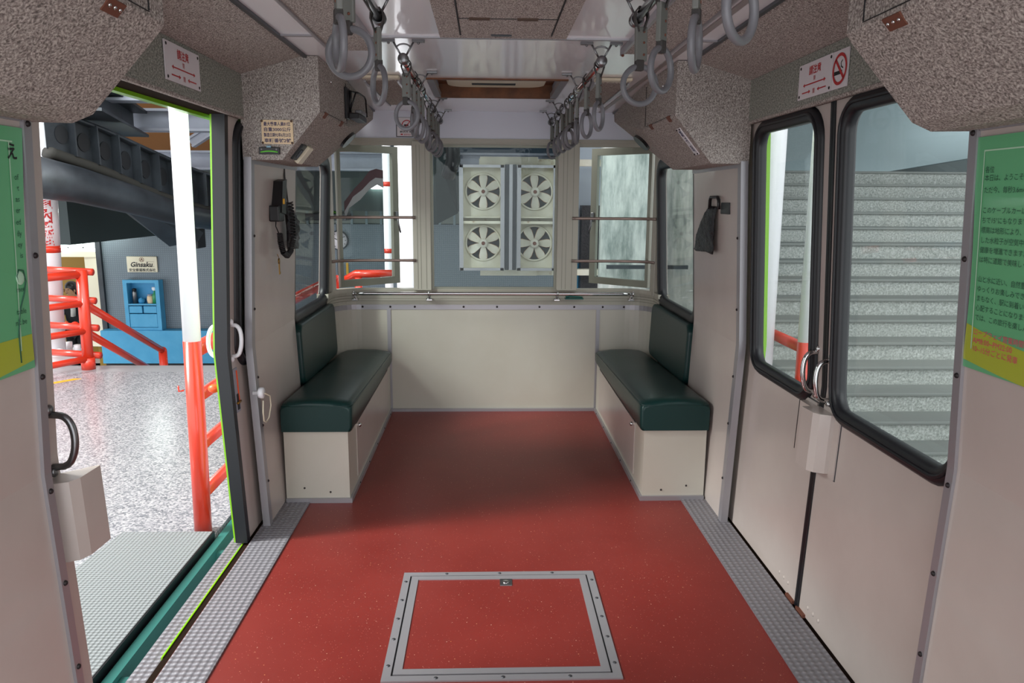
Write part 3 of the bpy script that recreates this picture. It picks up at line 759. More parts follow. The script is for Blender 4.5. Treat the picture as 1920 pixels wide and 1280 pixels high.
side_lab = {-1: 'left', 1: 'right'}
for sd in (-1, 1):
    for near in (True, False):
        y0, y1 = (1.5, 2.865) if near else (3.56, 4.45)
        x0, x1 = (0.445, 0.612) if near else (0.45, 0.60)
        x0, x1 = (x0, x1) if sd > 0 else (-x1, -x0)
        t = thing('ceiling_strip_panel', 'carpeted strip on the ceiling beside the %s rail, %s' % (side_lab[sd], 'near one, open end by the door' if near else 'far one, toward the rear windows'), 'ceiling panel', ((x0+x1)/2, y1, ZC-.02))
        obj('panel_body', B().box(x0, x1, y0, y1, ZC-.018, ZC-.001), 'carpet', t)
        for xx in (x0, x1): obj('edge_strip', B().box(xx-.005, xx+.005, y0, y1+.01, ZC-.024, ZC-.001), 'alu', t)
        if not near: obj('end_strip', B().box(x0-.01, x1+.01, y0-.055, y0, ZC-.014, ZC-.001, .004), 'cream', t)
        for yy in (y1-.02, y0+.25): obj('screw', B().sphere((x1 if sd < 0 else x0, yy, ZC-.026), .006, 8, 6), 'rust', t)
    if sd > 0: struct('trim_21', B().box(.655, .678, 1.4, YR-.02, ZC-.004, ZC), 'striptrim')

# grab rails
RZ = 1.878
def rail(name, label, x, y0, y1, brackets):
    t = thing(name, label, 'grab rail', (x, y0, RZ))
    obj('rail_tube', B().cyl((x, y0, RZ), (x, y1, RZ), 0.0125, 14), 'chrome', t)
    e = B(); e.lathe((x, y0, RZ), [(.001, -.012), (.014, -.011), (.019, -.004), (.019, .006), (.013, .012), (.001, .012)][::-1], 18, 'Y')
    obj('end_knob', e, 'steel', t)
    e = B(); e.lathe((x, y1, RZ), [(.001, -.012), (.014, -.011), (.019, -.004), (.019, .006), (.013, .012), (.001, .012)][::-1], 18, 'Y')
    obj('end_knob', e, 'steel', t)
    for y in brackets:
        b = B()
        for s_ in (-1, 1):
            b.tube([(x+s_*.008, y, RZ+.012), (x+s_*.036, y, ZC-.006)], 0.0035, 8)
            b.box(x+s_*.052-.022, x+s_*.052+.022, y-.008, y+.008, ZC-.010, ZC-.0005, .001)
            b.sphere((x+s_*.052, y, ZC-.012), .005, 8, 6)
        b.tube([(x-.026, y, ZC-.025), (x-.013, y, ZC-.017), (x, y, ZC-.015), (x+.013, y, ZC-.017), (x+.026, y, ZC-.025)], .003, 8)
        b.torus((x, y, RZ), .0155, .004, (1, 0, 0), (0, 0, 1), 18, 8)
        obj('rail_bracket', b, 'steel', t)
    return t
XL, XR = -0.338, 0.353
rail('grab_rail', 'long chrome ceiling rail, left of the open ceiling hatch', XL, 2.735, 4.83, (2.75, 3.40, 4.25, 4.80))
rail('grab_rail', 'long chrome ceiling rail, right of the open ceiling hatch', XR, 2.735, 4.83, (2.75, 3.41, 4.31, 4.80))
rail('grab_rail', 'near left chrome ceiling rail running out of frame overhead', XL, 0.9, 2.15, (1.1, 2.13))
rail('grab_rail', 'near right chrome ceiling rail running out of frame overhead', XR, 0.9, 2.13, (1.1, 2.11))

# strap handles
proto = thing('strap_handle', 'x', 'strap handle', (0, 0, 0), 'grey ring strap handles on the ceiling rails')
b = B()
for s_ in (-1, 1):
    for dy in (-.011, .011):
        pass
b.tube([(-.006, 0, -.045), (-.017, 0, -.012), (-.016, 0, .004), (-.008, 0, .015), (.008, 0, .015), (.016, 0, .004), (.017, 0, -.012), (.006, 0, -.045)], .003, flat=(.026, .004), up=None)
obj('strap_loop', b, 'band', proto)
b = B().box(-.0165, .0165, -.0065, .0065, -.118, -.032, .003)
tg = obj('sleeve', b, 'tagm', proto)
for z in (-.045, -.072, -.102):
    obj('rivet', B().lathe((.006, -.0065, z), [(.0005, -.001), (.0032, -.001), (.0032, .0012), (.0005, .0018)], 10, 'Y'), 'rust', tg)
obj('web_band', B().box(-.0115, .0115, -.0085, .0085, -.142, -.114, .003), 'band', proto)
obj('ring', B().torus((0, 0, -.178), .0475, .0078, (1, 0, 0), (0, 0, 1), 40, 12), 'ring', proto)
straps = [(XR, 2.055, 15), (XR, 1.81, 48), (XR, 1.515, 66), (XR, 1.25, 45),
          (XL, 2.105, 62), (XL, 1.66, 12), (XL, 1.56, 70),
          (XR, 2.79, 62), (XR, 3.12, 58), (XR, 3.44, 76), (XR, 3.66, 50), (XR, 3.83, 50), (XR, 4.07, 55), (XR, 4.38, 60), (XR, 4.70, 52),
          (XL, 2.83, 28), (XL, 3.10, 74), (XL, 3.27, 58), (XL, 3.47, 56), (XL, 3.86, 76), (XL, 4.08, 48), (XL, 4.34, 52), (XL, 4.58, 50)]
ordn = ['first', 'second', 'third', 'fourth', 'fifth', 'sixth', 'seventh', 'eighth']
cnt = {}
for i, (x, y, yaw) in enumerate(straps):
    key = (x > 0, y > 2.5); cnt[key] = cnt.get(key, 0)+1
    side = 'right' if x > 0 else 'left'
    if y > 2.5: lab = 'grey ring strap handle on the long %s rail, %s from its near end' % (side, ordn[cnt[key]-1])
    elif x > 0: lab = 'grey ring strap handle on the near right rail, %s from its far end' % ordn[cnt[key]-1]
    else: lab = 'grey ring strap handle on the near left rail, %s' % ['nearest the far end, ring turned sideways', 'ring facing the camera', 'narrow edge-on ring closest to the camera'][cnt[key]-1]
    loc = (x, y, RZ)
    if i == 0:
        r = proto; r.location = loc; r['label'] = lab
    else: r = copy_tree(proto, loc, lab)
    sgn = 1 if x > 0 else -1
    for ch in r.children:
        if not ch.name.startswith('strap_loop'): ch.rotation_euler = (0, random.uniform(-.03, .03), math.radians(yaw)*sgn)

# ================================================================== SIGNS AND SMALL FITTINGS
def notice(sd, y0, y1, z0, z1, label, nosmoke):
    """door notice on the header face"""
    x = sd*0.998; far_first = (sd < 0)
    t = thing('sign', label, 'sign', (x, (y0+y1)/2, z0))
    obj('sign_plate', B().box(min(x, x-sd*.004), max(x, x-sd*.004), y0, y1, z0, z1), 'signw', t)
    W, Hh = y1-y0, z1-z0
    xs = x - sd*0.0048
    f = (lambda u, v: Vector((xs, y0+u, z0+v))) if sd < 0 else (lambda u, v: Vector((xs, y1-u, z0+v)))
    if not nosmoke:
        tb = TB(f); tb.text('請注意', W*.5, Hh*.66, Hh*.27, 'CENTER', 1.0, .0006); obj('lettering', tb, 'signred', t)
        tb = TB(f); tb.text('開', W*.5, Hh*.46, Hh*.15, 'CENTER'); tb.text('關', W*.5, Hh*.10, Hh*.16, 'CENTER'); obj('lettering', tb, 'signred', t)
        tb = TB(f); tb.arrow((W*.16, Hh*.38), (W*.84, Hh*.38), Hh*.035, Hh*.12, True)
        tb.arrow((W*.14, Hh*.17), (W*.40, Hh*.17), Hh*.035, Hh*.12); tb.arrow((W*.86, Hh*.17), (W*.60, Hh*.17), Hh*.035, Hh*.12)
        obj('arrows', tb, 'signred', t)
    else:
        c = (W*.5, Hh*.5); R = Hh*.42
        tb = TB(f); tb.rect(W*.14, W*.60, Hh*.36, Hh*.46); tb.line((W*.64, Hh*.38), (W*.64, Hh*.46), W*.05)
        tb.line((W*.58, Hh*.56), (W*.72, Hh*.50), W*.04); tb.line((W*.58, Hh*.56), (W*.56, Hh*.66), W*.04); tb.line((W*.66, Hh*.72), (W*.56, Hh*.66), W*.04)
        obj('cigarette', tb, 'black', t)
        xs2 = x - sd*0.0053
        f2 = lambda u, v: Vector((xs2, y1-u, z0+v))
        tb = TB(f2); tb.ringf(c, R*.80, R); tb.line((c[0]-R*.62, c[1]+R*.62), (c[0]+R*.62, c[1]-R*.62), R*.2)
        obj('ban_ring', tb, 'signred', t)
    for yy in (y0+.012, y1-.012):
        for zz in (z0+.010, z1-.010):
            if not nosmoke: obj('screw', B().sphere((x-sd*.004, yy, zz), .005, 8, 6, (.5, 1, 1)), 'screw', t)
notice(-1, 2.345, 2.615, 1.745, 1.858, 'white sign with red arrows above the open left door', False)
notice(1, 2.335, 2.58, 1.732, 1.842, 'white sign with red arrows above the closed right door', False)
notice(1, 2.235, 2.332, 1.732, 1.841, 'square no smoking sign above the closed right door', True)

yf = YB - 0.001
t = thing('capacity_plate', 'cream plate with four handwritten blue lines on the far left locker end', 'plate', (-.87, yf, 1.61))
obj('plate', B().box(-.932, -.810, yf-.004, yf, 1.611, 1.702), 'tan', t)
tb = TB(lambda u, v: Vector((-.932+u, yf-.0046, 1.611+v)))
for s_, v, al in (('最大乘車人員81位', .070, 0), ('自重3000公斤', .049, 0), ('製造日期92年6月23日', .028, 0), ('車輛番號2號', .007, 0)):
    w = {9: .0128}.get(len(s_), .0128); size = .0165
    bm = text_bm(s_, size, 'CENTER', 1, .0003)
    xs = [q.co.x for q in bm.verts]; k = .104/(max(xs)-min(xs))
    for q in bm.verts: q.co = tb.f(.061+q.co.x*k, v+q.co.y)
    me = bpy.data.meshes.new('tmp'); bm.to_mesh(me); bm.free(); tb.b.from_mesh(me); bpy.data.meshes.remove(me)
obj('lettering', tb, 'ink', t)
for x in (-.930, -.815):
    for z in (1.615, 1.698): obj('screw', B().sphere((x, yf-.004, z), .005, 8, 6), 'grn', t)
t = thing('bubble_level', 'small black spirit level with green tube under the cream plate', 'level', (-.9, yf, 1.572))
obj('level_body', B().box(-.945, -.864, yf-.012, yf, 1.571, 1.598, .002), 'blackp', t)
obj('tube', B().tube([(-.938+.067*k/8, yf-.0125, 1.579+.004*math.sin(PI*k/8)) for k in range(9)], .003, 8), 'limel', t)
obj('top_vial', B().box(-.915, -.897, yf-.012, yf-.004, 1.596, 1.604, .001), 'bluegl', t)
for x in (-.934, -.876): obj('knob', B().sphere((x, yf-.012, 1.590), .004, 8, 6), 'alu', t)
# switch box and small label on the sloping faces
def slope(sd, y, s_):       # point on the sloping face, s_ 0 top .. 1 bottom, and frame
    return Vector((sd*(0.703+.155*s_), y, 1.735-.185*s_))
for sd in (-1, 1):
    ey = Vector((0, 1, 0)); es = Vector((sd*.155, 0, -.185)).normalized(); en = Vector((-sd*.185, 0, -.155)).normalized()
    if sd < 0:
        t = thing('switch_box', 'open black switch with cream cover under the far left locker', 'switch', slope(sd, 3.25, .8))
        obj('switch_body', B().obox(slope(sd, 3.19, .78)+en*.004, ey, es, en, .07, .075, .012, .002), 'blackp', t)
        obj('cover_flap', B().obox(slope(sd, 3.27, .80)+en*.010, ey, es, en, .075, .085, .02, .004), 'cream', t)
        obj('rocker', B().obox(slope(sd, 3.19, .80)+en*.011, ey, es, en, .022, .04, .008, .002), 'alud', t)
    else:
        t = thing('label_plate', 'small white label with dark characters on the far right locker slope', 'label', slope(sd, 3.13, .45))
        c = slope(sd, 3.15, .50)+en*.002
        obj('plate', B().obox(c, ey, es, en, .055, .135, .004), 'signw', t)
        def F(u, v): return c + en*.0026 + ey*(v) + es*(u)
        def F2(u, v): return c + en*.0026 - es*(-u) + ey*v
        tb = TB(F2); tb.text('禁止', -.058, -.015, .034, 'LEFT', 1.0, .0004); tb.text('吸', .018, -.015, .034, 'LEFT', 1.0, .0004); obj('lettering', tb, 'ink', t)
        for u, v in ((-.062, -.022), (-.062, .022), (.062, -.022), (.062, .022)): obj('screw', B().sphere(F(u, v), .004, 8, 6), 'screw', t)
# black device on the inner face of the left locker
t = thing('wall_fan', 'small black wall unit with wire guard on the far left locker', 'wall unit', (-.70, 3.70, 1.83))
obj('back_plate', B().box(-.703, -.690, 3.60, 3.68, 1.765, 1.905, .003), 'blackp', t)
obj('housing', B().box(-.692, -.645, 3.64, 3.88, 1.770, 1.795, .004), 'blackp', t)
obj('switch_face', B().box(-.672, -.640, 3.70, 3.84, 1.795, 1.815, .003), 'steel', t)
b = B().tube([(-.69, 3.66, 1.80), (-.66, 3.66, 1.885), (-.655, 3.72, 1.893), (-.65, 3.86, 1.893), (-.648, 3.885, 1.88), (-.645, 3.885, 1.80)], .004, 8)
b.tube([(-.69, 3.67, 1.80), (-.685, 3.67, 1.895), (-.66, 3.72, 1.893)], .006, 8)
obj('wire_guard', b, 'blackp', t)
# rear sticker
t = thing('sticker', 'white no smoking sticker on the rear wall above the left window', 'sticker', (-.55, YR, 1.79))
ys = YR-.001
obj('backing', B().box(-.617, -.490, ys-.002, ys, 1.785, 1.905), 'alud', t)
obj('sheet', B().box(-.611, -.492, ys-.003, ys-.001, 1.790, 1.903), 'signw', t)
fs = lambda u, v: Vector((-.611+u, ys-.0036, 1.790+v))
tb = TB(fs); tb.ringf((.062, .066), .027, .033); tb.line((.042, .045), (.080, .087), .005); obj('ban_ring', tb, 'signred', t)
tb = TB(lambda u, v: Vector((-.611+u, ys-.0033, 1.790+v))); tb.rect(.044, .072, .062, .072); tb.text('請勿吸菸  禁菸', .060, .022, .013, 'CENTER', 1.0, .0003); obj('lettering', tb, 'black', t)
tb = TB(fs); tb.rect(.022, .036, .007, .015); tb.text('嚴禁吸菸', .042, .006, .011, 'LEFT', 1.0); obj('lettering', tb, 'signred', t)

# posters on the near linings
def poster(sd, label):
    f = lambda dz: (lambda u, v: Vector((sd*(prof(v, -.003)-dz), (1.605 if sd > 0 else 1.592)-0.03*0-u, v)))
    t = thing('poster', label, 'poster', (sd*1.0, 1.4, 1.04))
    W = 0.85
    g = f(0.0)
    cols = 18
    def wav(v): return 0.012*math.sin((v-1.05)*7.5)
    def sheet(m, name, dz, v0f, v1f, u0f, u1=W, n=12):
        bm = bmesh.new(); F = f(dz); rows = []
        for i in range(n+1):
            fr = i/n; row = []
            for j in range(15):
                gg = j/14; u_ = None
                # v from bottom to top at this u
                u0 = 0
                uu = gg*u1
                v = v0f(uu) + (v1f(uu)-v0f(uu))*fr
                us = u0f(v); uu2 = us + (u1-us)*gg
                row.append(bm.verts.new(F(uu2, v)))
            rows.append(row)
        for A, D in zip(rows, rows[1:]):
            for j in range(14): bm.faces.new((A[j], A[j+1], D[j+1], D[j]))
        for fc in bm.faces: fc.smooth = True
        return obj(name, bm, m, t)
    e0 = (lambda v: 0.018 + wav(v)*0.8) if sd > 0 else (lambda v: 0.012 + wav(v)*0.7)
    sheet('greenp', 'sheet', 0.001, lambda u: 1.045-0.0*u, lambda u: 1.535, e0)
    sheet('ylw', 'yellow_swash', 0.0016, lambda u: 1.062 - .02*math.sin(min(1, u/.3)*PI*.5) , lambda u: 1.142-.03*math.sin(min(1, u/.25)*PI*.5) if sd > 0 else 1.118, lambda v: e0(v)+.001, .8, 3)
    F = f(0.0024)
    tb = TB(F)
    tb.rect(.045, W, 1.505, 1.508)
    for i in range(8):
        v0, v1 = 1.505-i*.052, 1.505-(i+1)*.052
        u_ = .045 if sd > 0 else .055
        tb.poly([(u_, v0), (u_+.003, v0), (u_+.003, v1), (u_, v1)])
    obj('border_line', tb, 'greenl', t)
    if sd > 0:
        lines = ['各位', '本日は、ようこそ、当ケーブルカー', 'ただ今、毎秒3.6mのスピードで', '', 'このケーブルカーは、コンピュータ', 'ちで15°にもなります。', '標高は地形により、自然環境が', 'した水粒子が空気中のプラスイオン', '健康を増進できます。電仙温泉', 'は特に道館で美味しくなります', '', '山と水に近い、自然豊色豊かな', 'ゆっくりお楽しみできる観光旅', 'まもなく、駅に到着いたします', '心配することになりませんので', 'では、この旅行を楽しんでください']
        vs = 1.462; tb = TB(F)
        for i, s_ in enumerate(lines):
            if s_: tb.text(s_, .052, vs-i*.0205 + (.004 if i == 1 else 0), .0145)
        obj('lettering', tb, 'greentxt', t)
        tb = TB(F)
        tb.text('ロープウェイ営業時間', .05, 1.122, .0155); tb.text('AM8:00~PM22:00', .05, 1.104, .017); tb.text('10~15分ごとに発車', .05, 1.086, .0165)
        obj('lettering', tb, 'pink', t)
    else:
        # mirrored reading direction: only the line ends are in view
        FL = lambda u, v: Vector((-(prof(v, -.003)-.0024), 1.532+u, v))
        tb = TB(FL)
        for s_, v in (('of', 1.433), ('t', 1.412), ('as', 1.390), ('er', 1.368), ('ed', 1.345), ('ily', 1.322), ('ey', 1.300), ('is', 1.278), ('ural', 1.232), ('mee', 1.210), ('table', 1.165), ("n't be", 1.143)):
            tb.text(s_, .028, v, .0165, 'RIGHT')
        obj('lettering', tb, 'greentxt', t)
        tb = TB(FL)
        tb.text('え', .03, 1.475, .035, 'RIGHT', 1.0, .0008); obj('lettering', tb, 'black', t)
        b = B().tube([(-(prof(v, -.003)-.002), y, v) for y, v in ((1.533, 1.065), (1.530, 1.12), (1.538, 1.17), (1.556, 1.205), (1.564, 1.23), (1.558, 1.252), (1.543, 1.255), (1.535, 1.243), (1.538, 1.230))], .0016, 6)
        obj('drawn_stem', b, 'greentxt', t)
        b = B().sphere((-(prof(1.24, -.003)-.002), 1.546, 1.238), .014, 12, 8, (.12, 1, 1)); obj('drawn_flower', b, 'greenl', t)
poster(-1, 'green poster with English line ends on the near left wall')
poster(1, 'green poster with Japanese lettering on the near right wall')

# handset, bag, cord and key on the far left lining
xw = -prof(1.3)
t = thing('microphone', 'black handheld microphone with coiled cord on the far left lining', 'microphone', (xw, 3.45, 1.4))
b = B().hull([(xw+dx, y, z) for dx in (.004, .05) for y, z in ((3.40, 1.475), (3.47, 1.485), (3.43, 1.33), (3.36, 1.34))]); obj('handset', b, 'blackp', t)
obj('holder', B().box(xw, xw+.045, 3.33, 3.42, 1.30, 1.37, .006), 'blackp', t)
obj('talk_button', B().box(xw+.044, xw+.056, 3.385, 3.40, 1.375, 1.40, .003), 'yellow', t)
hp = []
main = [Vector((xw+.055, 3.49, 1.385)), Vector((xw+.06, 3.50, 1.30)), Vector((xw+.06, 3.50, 1.22)), Vector((xw+.05, 3.48, 1.165)), Vector((xw+.045, 3.43, 1.145)), Vector((xw+.04, 3.385, 1.165)), Vector((xw+.035, 3.37, 1.21)), Vector((xw+.035, 3.365, 1.25))]
NN = 420
for i in range(NN):
    f = i/(NN-1)*(len(main)-1); k = min(int(f), len(main)-2); g = f-k
    p = main[k].lerp(main[k+1], g); d = (main[k+1]-main[k]).normalized(); u = Vector((1, 0, 0)); w = d.cross(u)
    a = i*2*PI/10.0; hp.append(p + (u*math.cos(a)+w*math.sin(a))*.011)
obj('coiled_cord', B().tube(hp, .0032, 5), 'blackp', t)
obj('lead', B().tube([(xw+.03, 3.365, 1.25), (xw+.02, 3.36, 1.28), (xw+.02, 3.372, 1.31)], .0025, 6), 'blackp', t)
def bag_mesh(xw, sd, y0, y1, z0, z1, lean, thick):
    """crumpled hanging bag: rows of closed rings down the wall"""
    bm = bmesh.new(); rings = []; nr, nc = 14, 22
    for i in range(nr+1):
        f = i/nr; z = z1 + (z0-z1)*f; w = (y1-y0)/2*(0.42+0.58*f) * (1 if f < .96 else .93)
        cy = (y0+y1)/2 + lean*(f-.5); th = thick*(0.25+0.75*math.sin(min(1, f*1.15)*PI*.85))
        ring = []
        for k in range(nc):
            a = 2*PI*k/nc
            ro = 1 + .10*math.sin(5*a+i*.9) + .07*math.sin(9*a-i*1.7) + random.uniform(-.05, .05)
            ring.append(bm.verts.new((xw - sd*(.004+th*(0.5+0.5*math.cos(a))*ro*.5*1.3), cy + w*math.sin(a)*(1+.04*math.sin(3*a+i)), z + .004*math.sin(3*a+i*2))))
        rings.append(ring)
    for A, D in zip(rings, rings[1:]):
        for k in range(nc): bm.faces.new((A[k], A[(k+1) % nc], D[(k+1) % nc], D[k]))
    bm.faces.new(rings[0]); bm.faces.new(rings[-1][::-1]); bmesh.ops.recalc_face_normals(bm, faces=bm.faces[:])
    for f in bm.faces: f.smooth = True
    return bm
t = thing('bag', 'black bag hanging behind the coiled cord on the far left lining', 'bag', (xw, 3.6, 1.4))
obj('bag_body', bag_mesh(xw+.004, -1, 3.50, 3.70, 1.165, 1.385, .07, .075), 'bag', t)
obj('strap', B().tube([(xw+.012, 3.58, 1.555), (xw+.014, 3.572, 1.50), (xw+.02, 3.57, 1.43), (xw+.02, 3.585, 1.38)], .008, flat=(.016, .004)), 'band', t)
t = thing('key', 'brass key dangling below the coiled cord on the left', 'key', (xw, 3.41, 1.10))
b = B().lathe((xw+.012, 3.415, 1.122), [(.001, -.002), (.014, -.002), (.014, .002), (.001, .002)], 14, 'X'); b.box(xw+.010, xw+.014, 3.410, 3.420, 1.062, 1.115)
b.box(xw+.010, xw+.014, 3.418, 3.428, 1.064, 1.074); obj('key_blade', b, 'gold', t)
obj('key_ring', B().tube([(xw+.012, 3.39, 1.155), (xw+.014, 3.405, 1.14), (xw+.012, 3.415, 1.134)], .0015, 6), 'gold', t)
# bag on the right lining
xr = prof(1.3)
t = thing('bag', 'black plastic bag hanging on the far right lining beside the closed door', 'bag', (xr, 3.45, 1.4))
obj('bag_body', bag_mesh(xr-.004, 1, 3.33, 3.66, 1.165, 1.375, .10, .045), 'bag', t)
hb = B().tube([(xr-.015, 3.34, 1.365), (xr-.016, 3.345, 1.405), (xr-.017, 3.36, 1.418), (xr-.017, 3.46, 1.418), (xr-.016, 3.475, 1.405), (xr-.015, 3.48, 1.365)], .007, flat=(.012, .014)); obj('handle_loop', hb, 'blackp', t)
t = thing('hook_plate', 'small black bracket on the right lining holding the plastic bag', 'bracket', (xr, 3.27, 1.38))
obj('plate', B().box(xr-.01, xr, 3.215, 3.33, 1.345, 1.395, .003), 'blackp', t)
# pull knob with cord loop beside the open door
xk = -prof(.6)
t = thing('pull_knob', 'white plastic knob with hanging cord loop beside the open left door', 'knob', (xk, 3.06, .6))
b = B().lathe((xk+.02, 3.058, .602), [(.001, -.03), (.009, -.028), (.009, -.005), (.022, -.004), (.024, .004), (.024, .014), (.018, .018), (.001, .018)], 10, 'X'); obj('knob', b, 'white', t)
b = B().tube([(xk+.04, 3.058, .60), (xk+.045, 3.113, .575), (xk+.044, 3.123, .53), (xk+.042, 3.093, .485), (xk+.04, 3.058, .475), (xk+.04, 3.028, .49), (xk+.04, 3.023, .53), (xk+.04, 3.033, .575)], .0028, 8); obj('cord_loop', b, 'cream', t)

# rear hand rail, guard strips, tool on sill
t = thing('hand_rail', 'chrome hand rail on bracket posts across the rear wall under the windows', 'hand rail', (0, YR-.09, .8))
P = [(x, y) for x, y in plan(xs=1.03) if True]
pts = [Vector((-.985, YR-.17, .805)), Vector((-.955, YR-.125, .805)), Vector((-.90, YR-.095, .805)), Vector((-.83, YR-.085, .805)), Vector((.83, YR-.085, .805)), Vector((.90, YR-.095, .805)), Vector((.955, YR-.125, .805)), Vector((.985, YR-.17, .805))]
obj('rail_tube', B().tube(pts[2:6], .011, 12), 'chrome', t)
for x in (-.90, -.42, .41, .90):
    yb = YR-.085 if abs(x) < .8 else YR-.095
    b = B().lathe((x, YR-.052, .764), [(.001, 0), (.022, 0), (.02, .006), (.010, .012), (.009, .03), (.001, .03)], 16)
    b.tube([(x, YR-.052, .785), (x, YR-.06, .800), (x, yb, .805)], .009, 10)
    b.torus((x, yb, .805), .014, .006, (0, 1, 0), (0, 0, 1), 18, 8)
    b.box(x-.02, x+.02, YR-.06, YR-.0, .755, .766, .003)
    obj('bracket', b, 'chrome', t)
for sd in (-1, 1):
    for z, nm in ((1.287, 'upper'), (1.015, 'lower')):
        xa = sd*.50
        pts = [(xa, YR-.052, z), (sd*.53, YR-.055, z), (sd*.78, YR-.058, z), (sd*.86, YR-.064, z), (sd*.93, YR-.085, z), (sd*.99, YR-.13, z), (sd*1.01, YR-.18, z)]
        tag(obj('guard_bar', B().tube(pts, .01, flat=(.004, .018), up=(0, 0, 1)), 'bronze'), '%s bronze guard strip across the %s open rear window' % (nm, side_lab[sd]), 'guard bar')
t = thing('window_crank', 'dark loose handle lying on the rear sill right of centre', 'handle', (.53, YR-.04, .77))
b = B().tube([(.47, YR-.028, .776), (.50, YR-.03, .782), (.58, YR-.03, .775)], .008, 8, r2=.004); b.box(.465, .585, YR-.05, YR+.0, .764, .770); obj('lever', b, 'teal', t)
#PART2
# ================================================================== STATION: LEFT PLATFORM AND HALL
ZP = -0.05; YB2 = 13.0; ZL = -1.78
b = B().box(-9.0, -1.242, -1.5, 6.27, ZP-0.25, ZP); struct('floor_platform', b, 'terrazzo')
b = B().box(-9.0, -1.242, 6.27, 6.52, ZP-0.25, ZP); struct('floor_platform_border', b, 'borderf')
struct('floor_dock_pit', B().box(-1.6, 1.6, -1.5, 13.0, -2.4, -2.3), 'dark')
struct('wall_dock_side', B().box(-1.28, -1.242, -1.5, 6.5, -2.3, ZP-.25), 'dark')
struct('floor_hall', B().box(-9.0, 2.2, 6.52, 14.5, ZL-0.2, ZL), 'borderf')
# boarding ramp, dock beam, black gap
rp = thing('boarding_ramp', 'grey diamond plate boarding ramp on the platform at the open door', 'ramp', (-1.35, 2.0, ZP))
bb = B().hull([(-1.62, 3.075, ZP+.03), (-1.238, 3.07, ZP+.03), (-1.66, 2.65, ZP+.03), (-1.70, 1.2, ZP+.03), (-1.238, 1.2, ZP+.03),
               (-1.66, 3.10, ZP), (-1.236, 3.09, ZP), (-1.70, 2.62, ZP), (-1.74, 1.2, ZP), (-1.236, 1.2, ZP)])
obj('ramp_plate', bb, 'ramp', rp)
obj('ramp_edge', B().box(-1.240, -1.232, 1.2, 3.08, ZP-.02, ZP+.028), 'rubber', rp)
bt = thing('dock_beam', 'long dark teal steel beam in the gap below the boarding ramp', 'beam', (-1.18, 2.5, -.12))
obj('beam', B().box(-1.222, -1.188, 0.5, 4.6, -.16, -.05), 'teal', bt)
for y in (2.12, 2.98, 3.6): obj('cross_tie', B().box(-1.188, -1.12, y-.015, y+.015, -.12, -.07), 'teal', bt)

def post(name, label, cat, base, top, r, zred=None, rails=(), group=None):
    t = thing(name, label, cat, base)
    base, top = Vector(base), Vector(top)
    if zred is None: obj('shaft', B().cyl(base, top, r, 24), 'white', t)
    else:
        m_ = base.lerp(top, (zred-base.z)/(top.z-base.z))
        obj('red_section', B().cyl(base, m_, r*1.02, 24), 'red', t); obj('white_section', B().cyl(m_, top, r, 24), 'white', t)
    return t
# near left red and white post with handrails running back along the cabin
pb = (-1.300, 3.13, ZP); pt = (-1.262, 3.13, 2.60)
t = post('platform_post', 'white post with red lower half standing just outside the open left door', 'post', pb, pt, 0.036, 0.81)
obj('coat_hook', B().tube([(-1.33, 3.11, .60), (-1.350, 3.11, .595), (-1.352, 3.11, .62)], .004, 6), 'red', t)
t['label'] = 'railing with a white and red post standing just outside the open left door'; t['category'] = 'railing'; t.name = 'railing'
for k, z in enumerate((0.765, 0.56, 0.345, 0.13)):
    obj('rail', B().cyl((-1.288, 3.15, z), (-1.288, 6.1, z), 0.034 if k == 0 else .026, 16), 'red', t)
obj('end_post', B().cyl((-1.288, 6.1, ZP), (-1.288, 6.1, .79), .04, 16), 'red', t)
# second red railing, seen in the open left casement
wr = [at(600, 552, 6.6), at(668, 513, 6.0), at(735, 513, 6.0)]
t = thing('railing', 'red bent railing seen through the left open casement', 'railing', (wr[1].x, wr[1].y, ZP))
obj('top_rail', B().tube([tuple(wr[0]), tuple(wr[1]), tuple(wr[2])], .032, 14), 'red', t)
a_ = at(672, 520, 6.0); obj('upright', B().cyl(a_, (a_.x, a_.y, ZP), .03, 14), 'red', t)
# tall white columns
t = thing('column', 'tall white column with red banded lettering beyond the near left door leaf', 'column', (-4.08, 6.75, ZP))
c0 = Vector((-3.97, 6.75, ZP)); c1 = Vector((-3.80, 6.75, 3.4)); rc = .105
obj('shaft', B().cyl(c0, c1, rc, 28), 'white', t)
def onc(z): return c0.lerp(c1, (z-c0.z)/(c1.z-c0.z))
za, zb = at(105, 466, 6.75).z, at(100, 335, 6.75).z
obj('sign_wrap', B().cyl(onc(za), onc(zb), rc*1.012, 28), 'signw', t)
for z in (za, zb): obj('red_band', B().cyl(onc(z-.03), onc(z+.03), rc*1.03, 28), 'red', t)
tb = TB(lambda u, v: None)
for i, ch in enumerate('續車內禁煙'):
    zz = zb - .06 - (i+1)*(zb-za-.10)/5.0
    bm = text_bm(ch, .125, 'CENTER', .8, .003)
    for q in bm.verts:
        a = (q.co.x+.012)/rc; cc = onc(zz+q.co.y)
        an = -PI/2 + .52 + a       # facing the cabin
        q.co = cc + Vector((math.cos(an), math.sin(an), 0))*rc*1.025
    me = bpy.data.meshes.new('tmp'); bm.to_mesh(me); bm.free(); tb.b.from_mesh(me); bpy.data.meshes.remove(me)
obj('lettering', tb, 'signred', t)
b = B().lathe((-3.97, 6.75, ZP), [(.001, 0), (.27, 0), (.27, .03), (.25, .04), (.25, .07), (.001, .07)], 28); obj('base_flange', b, 'white', t)
for k in range(6):
    a = PI/3*k+.3; obj('bolt', B().cyl((-3.97+.2*math.cos(a), 6.75+.2*math.sin(a), ZP+.07), (-3.97+.2*math.cos(a), 6.75+.2*math.sin(a), ZP+.13), .03, 8), 'white', t)
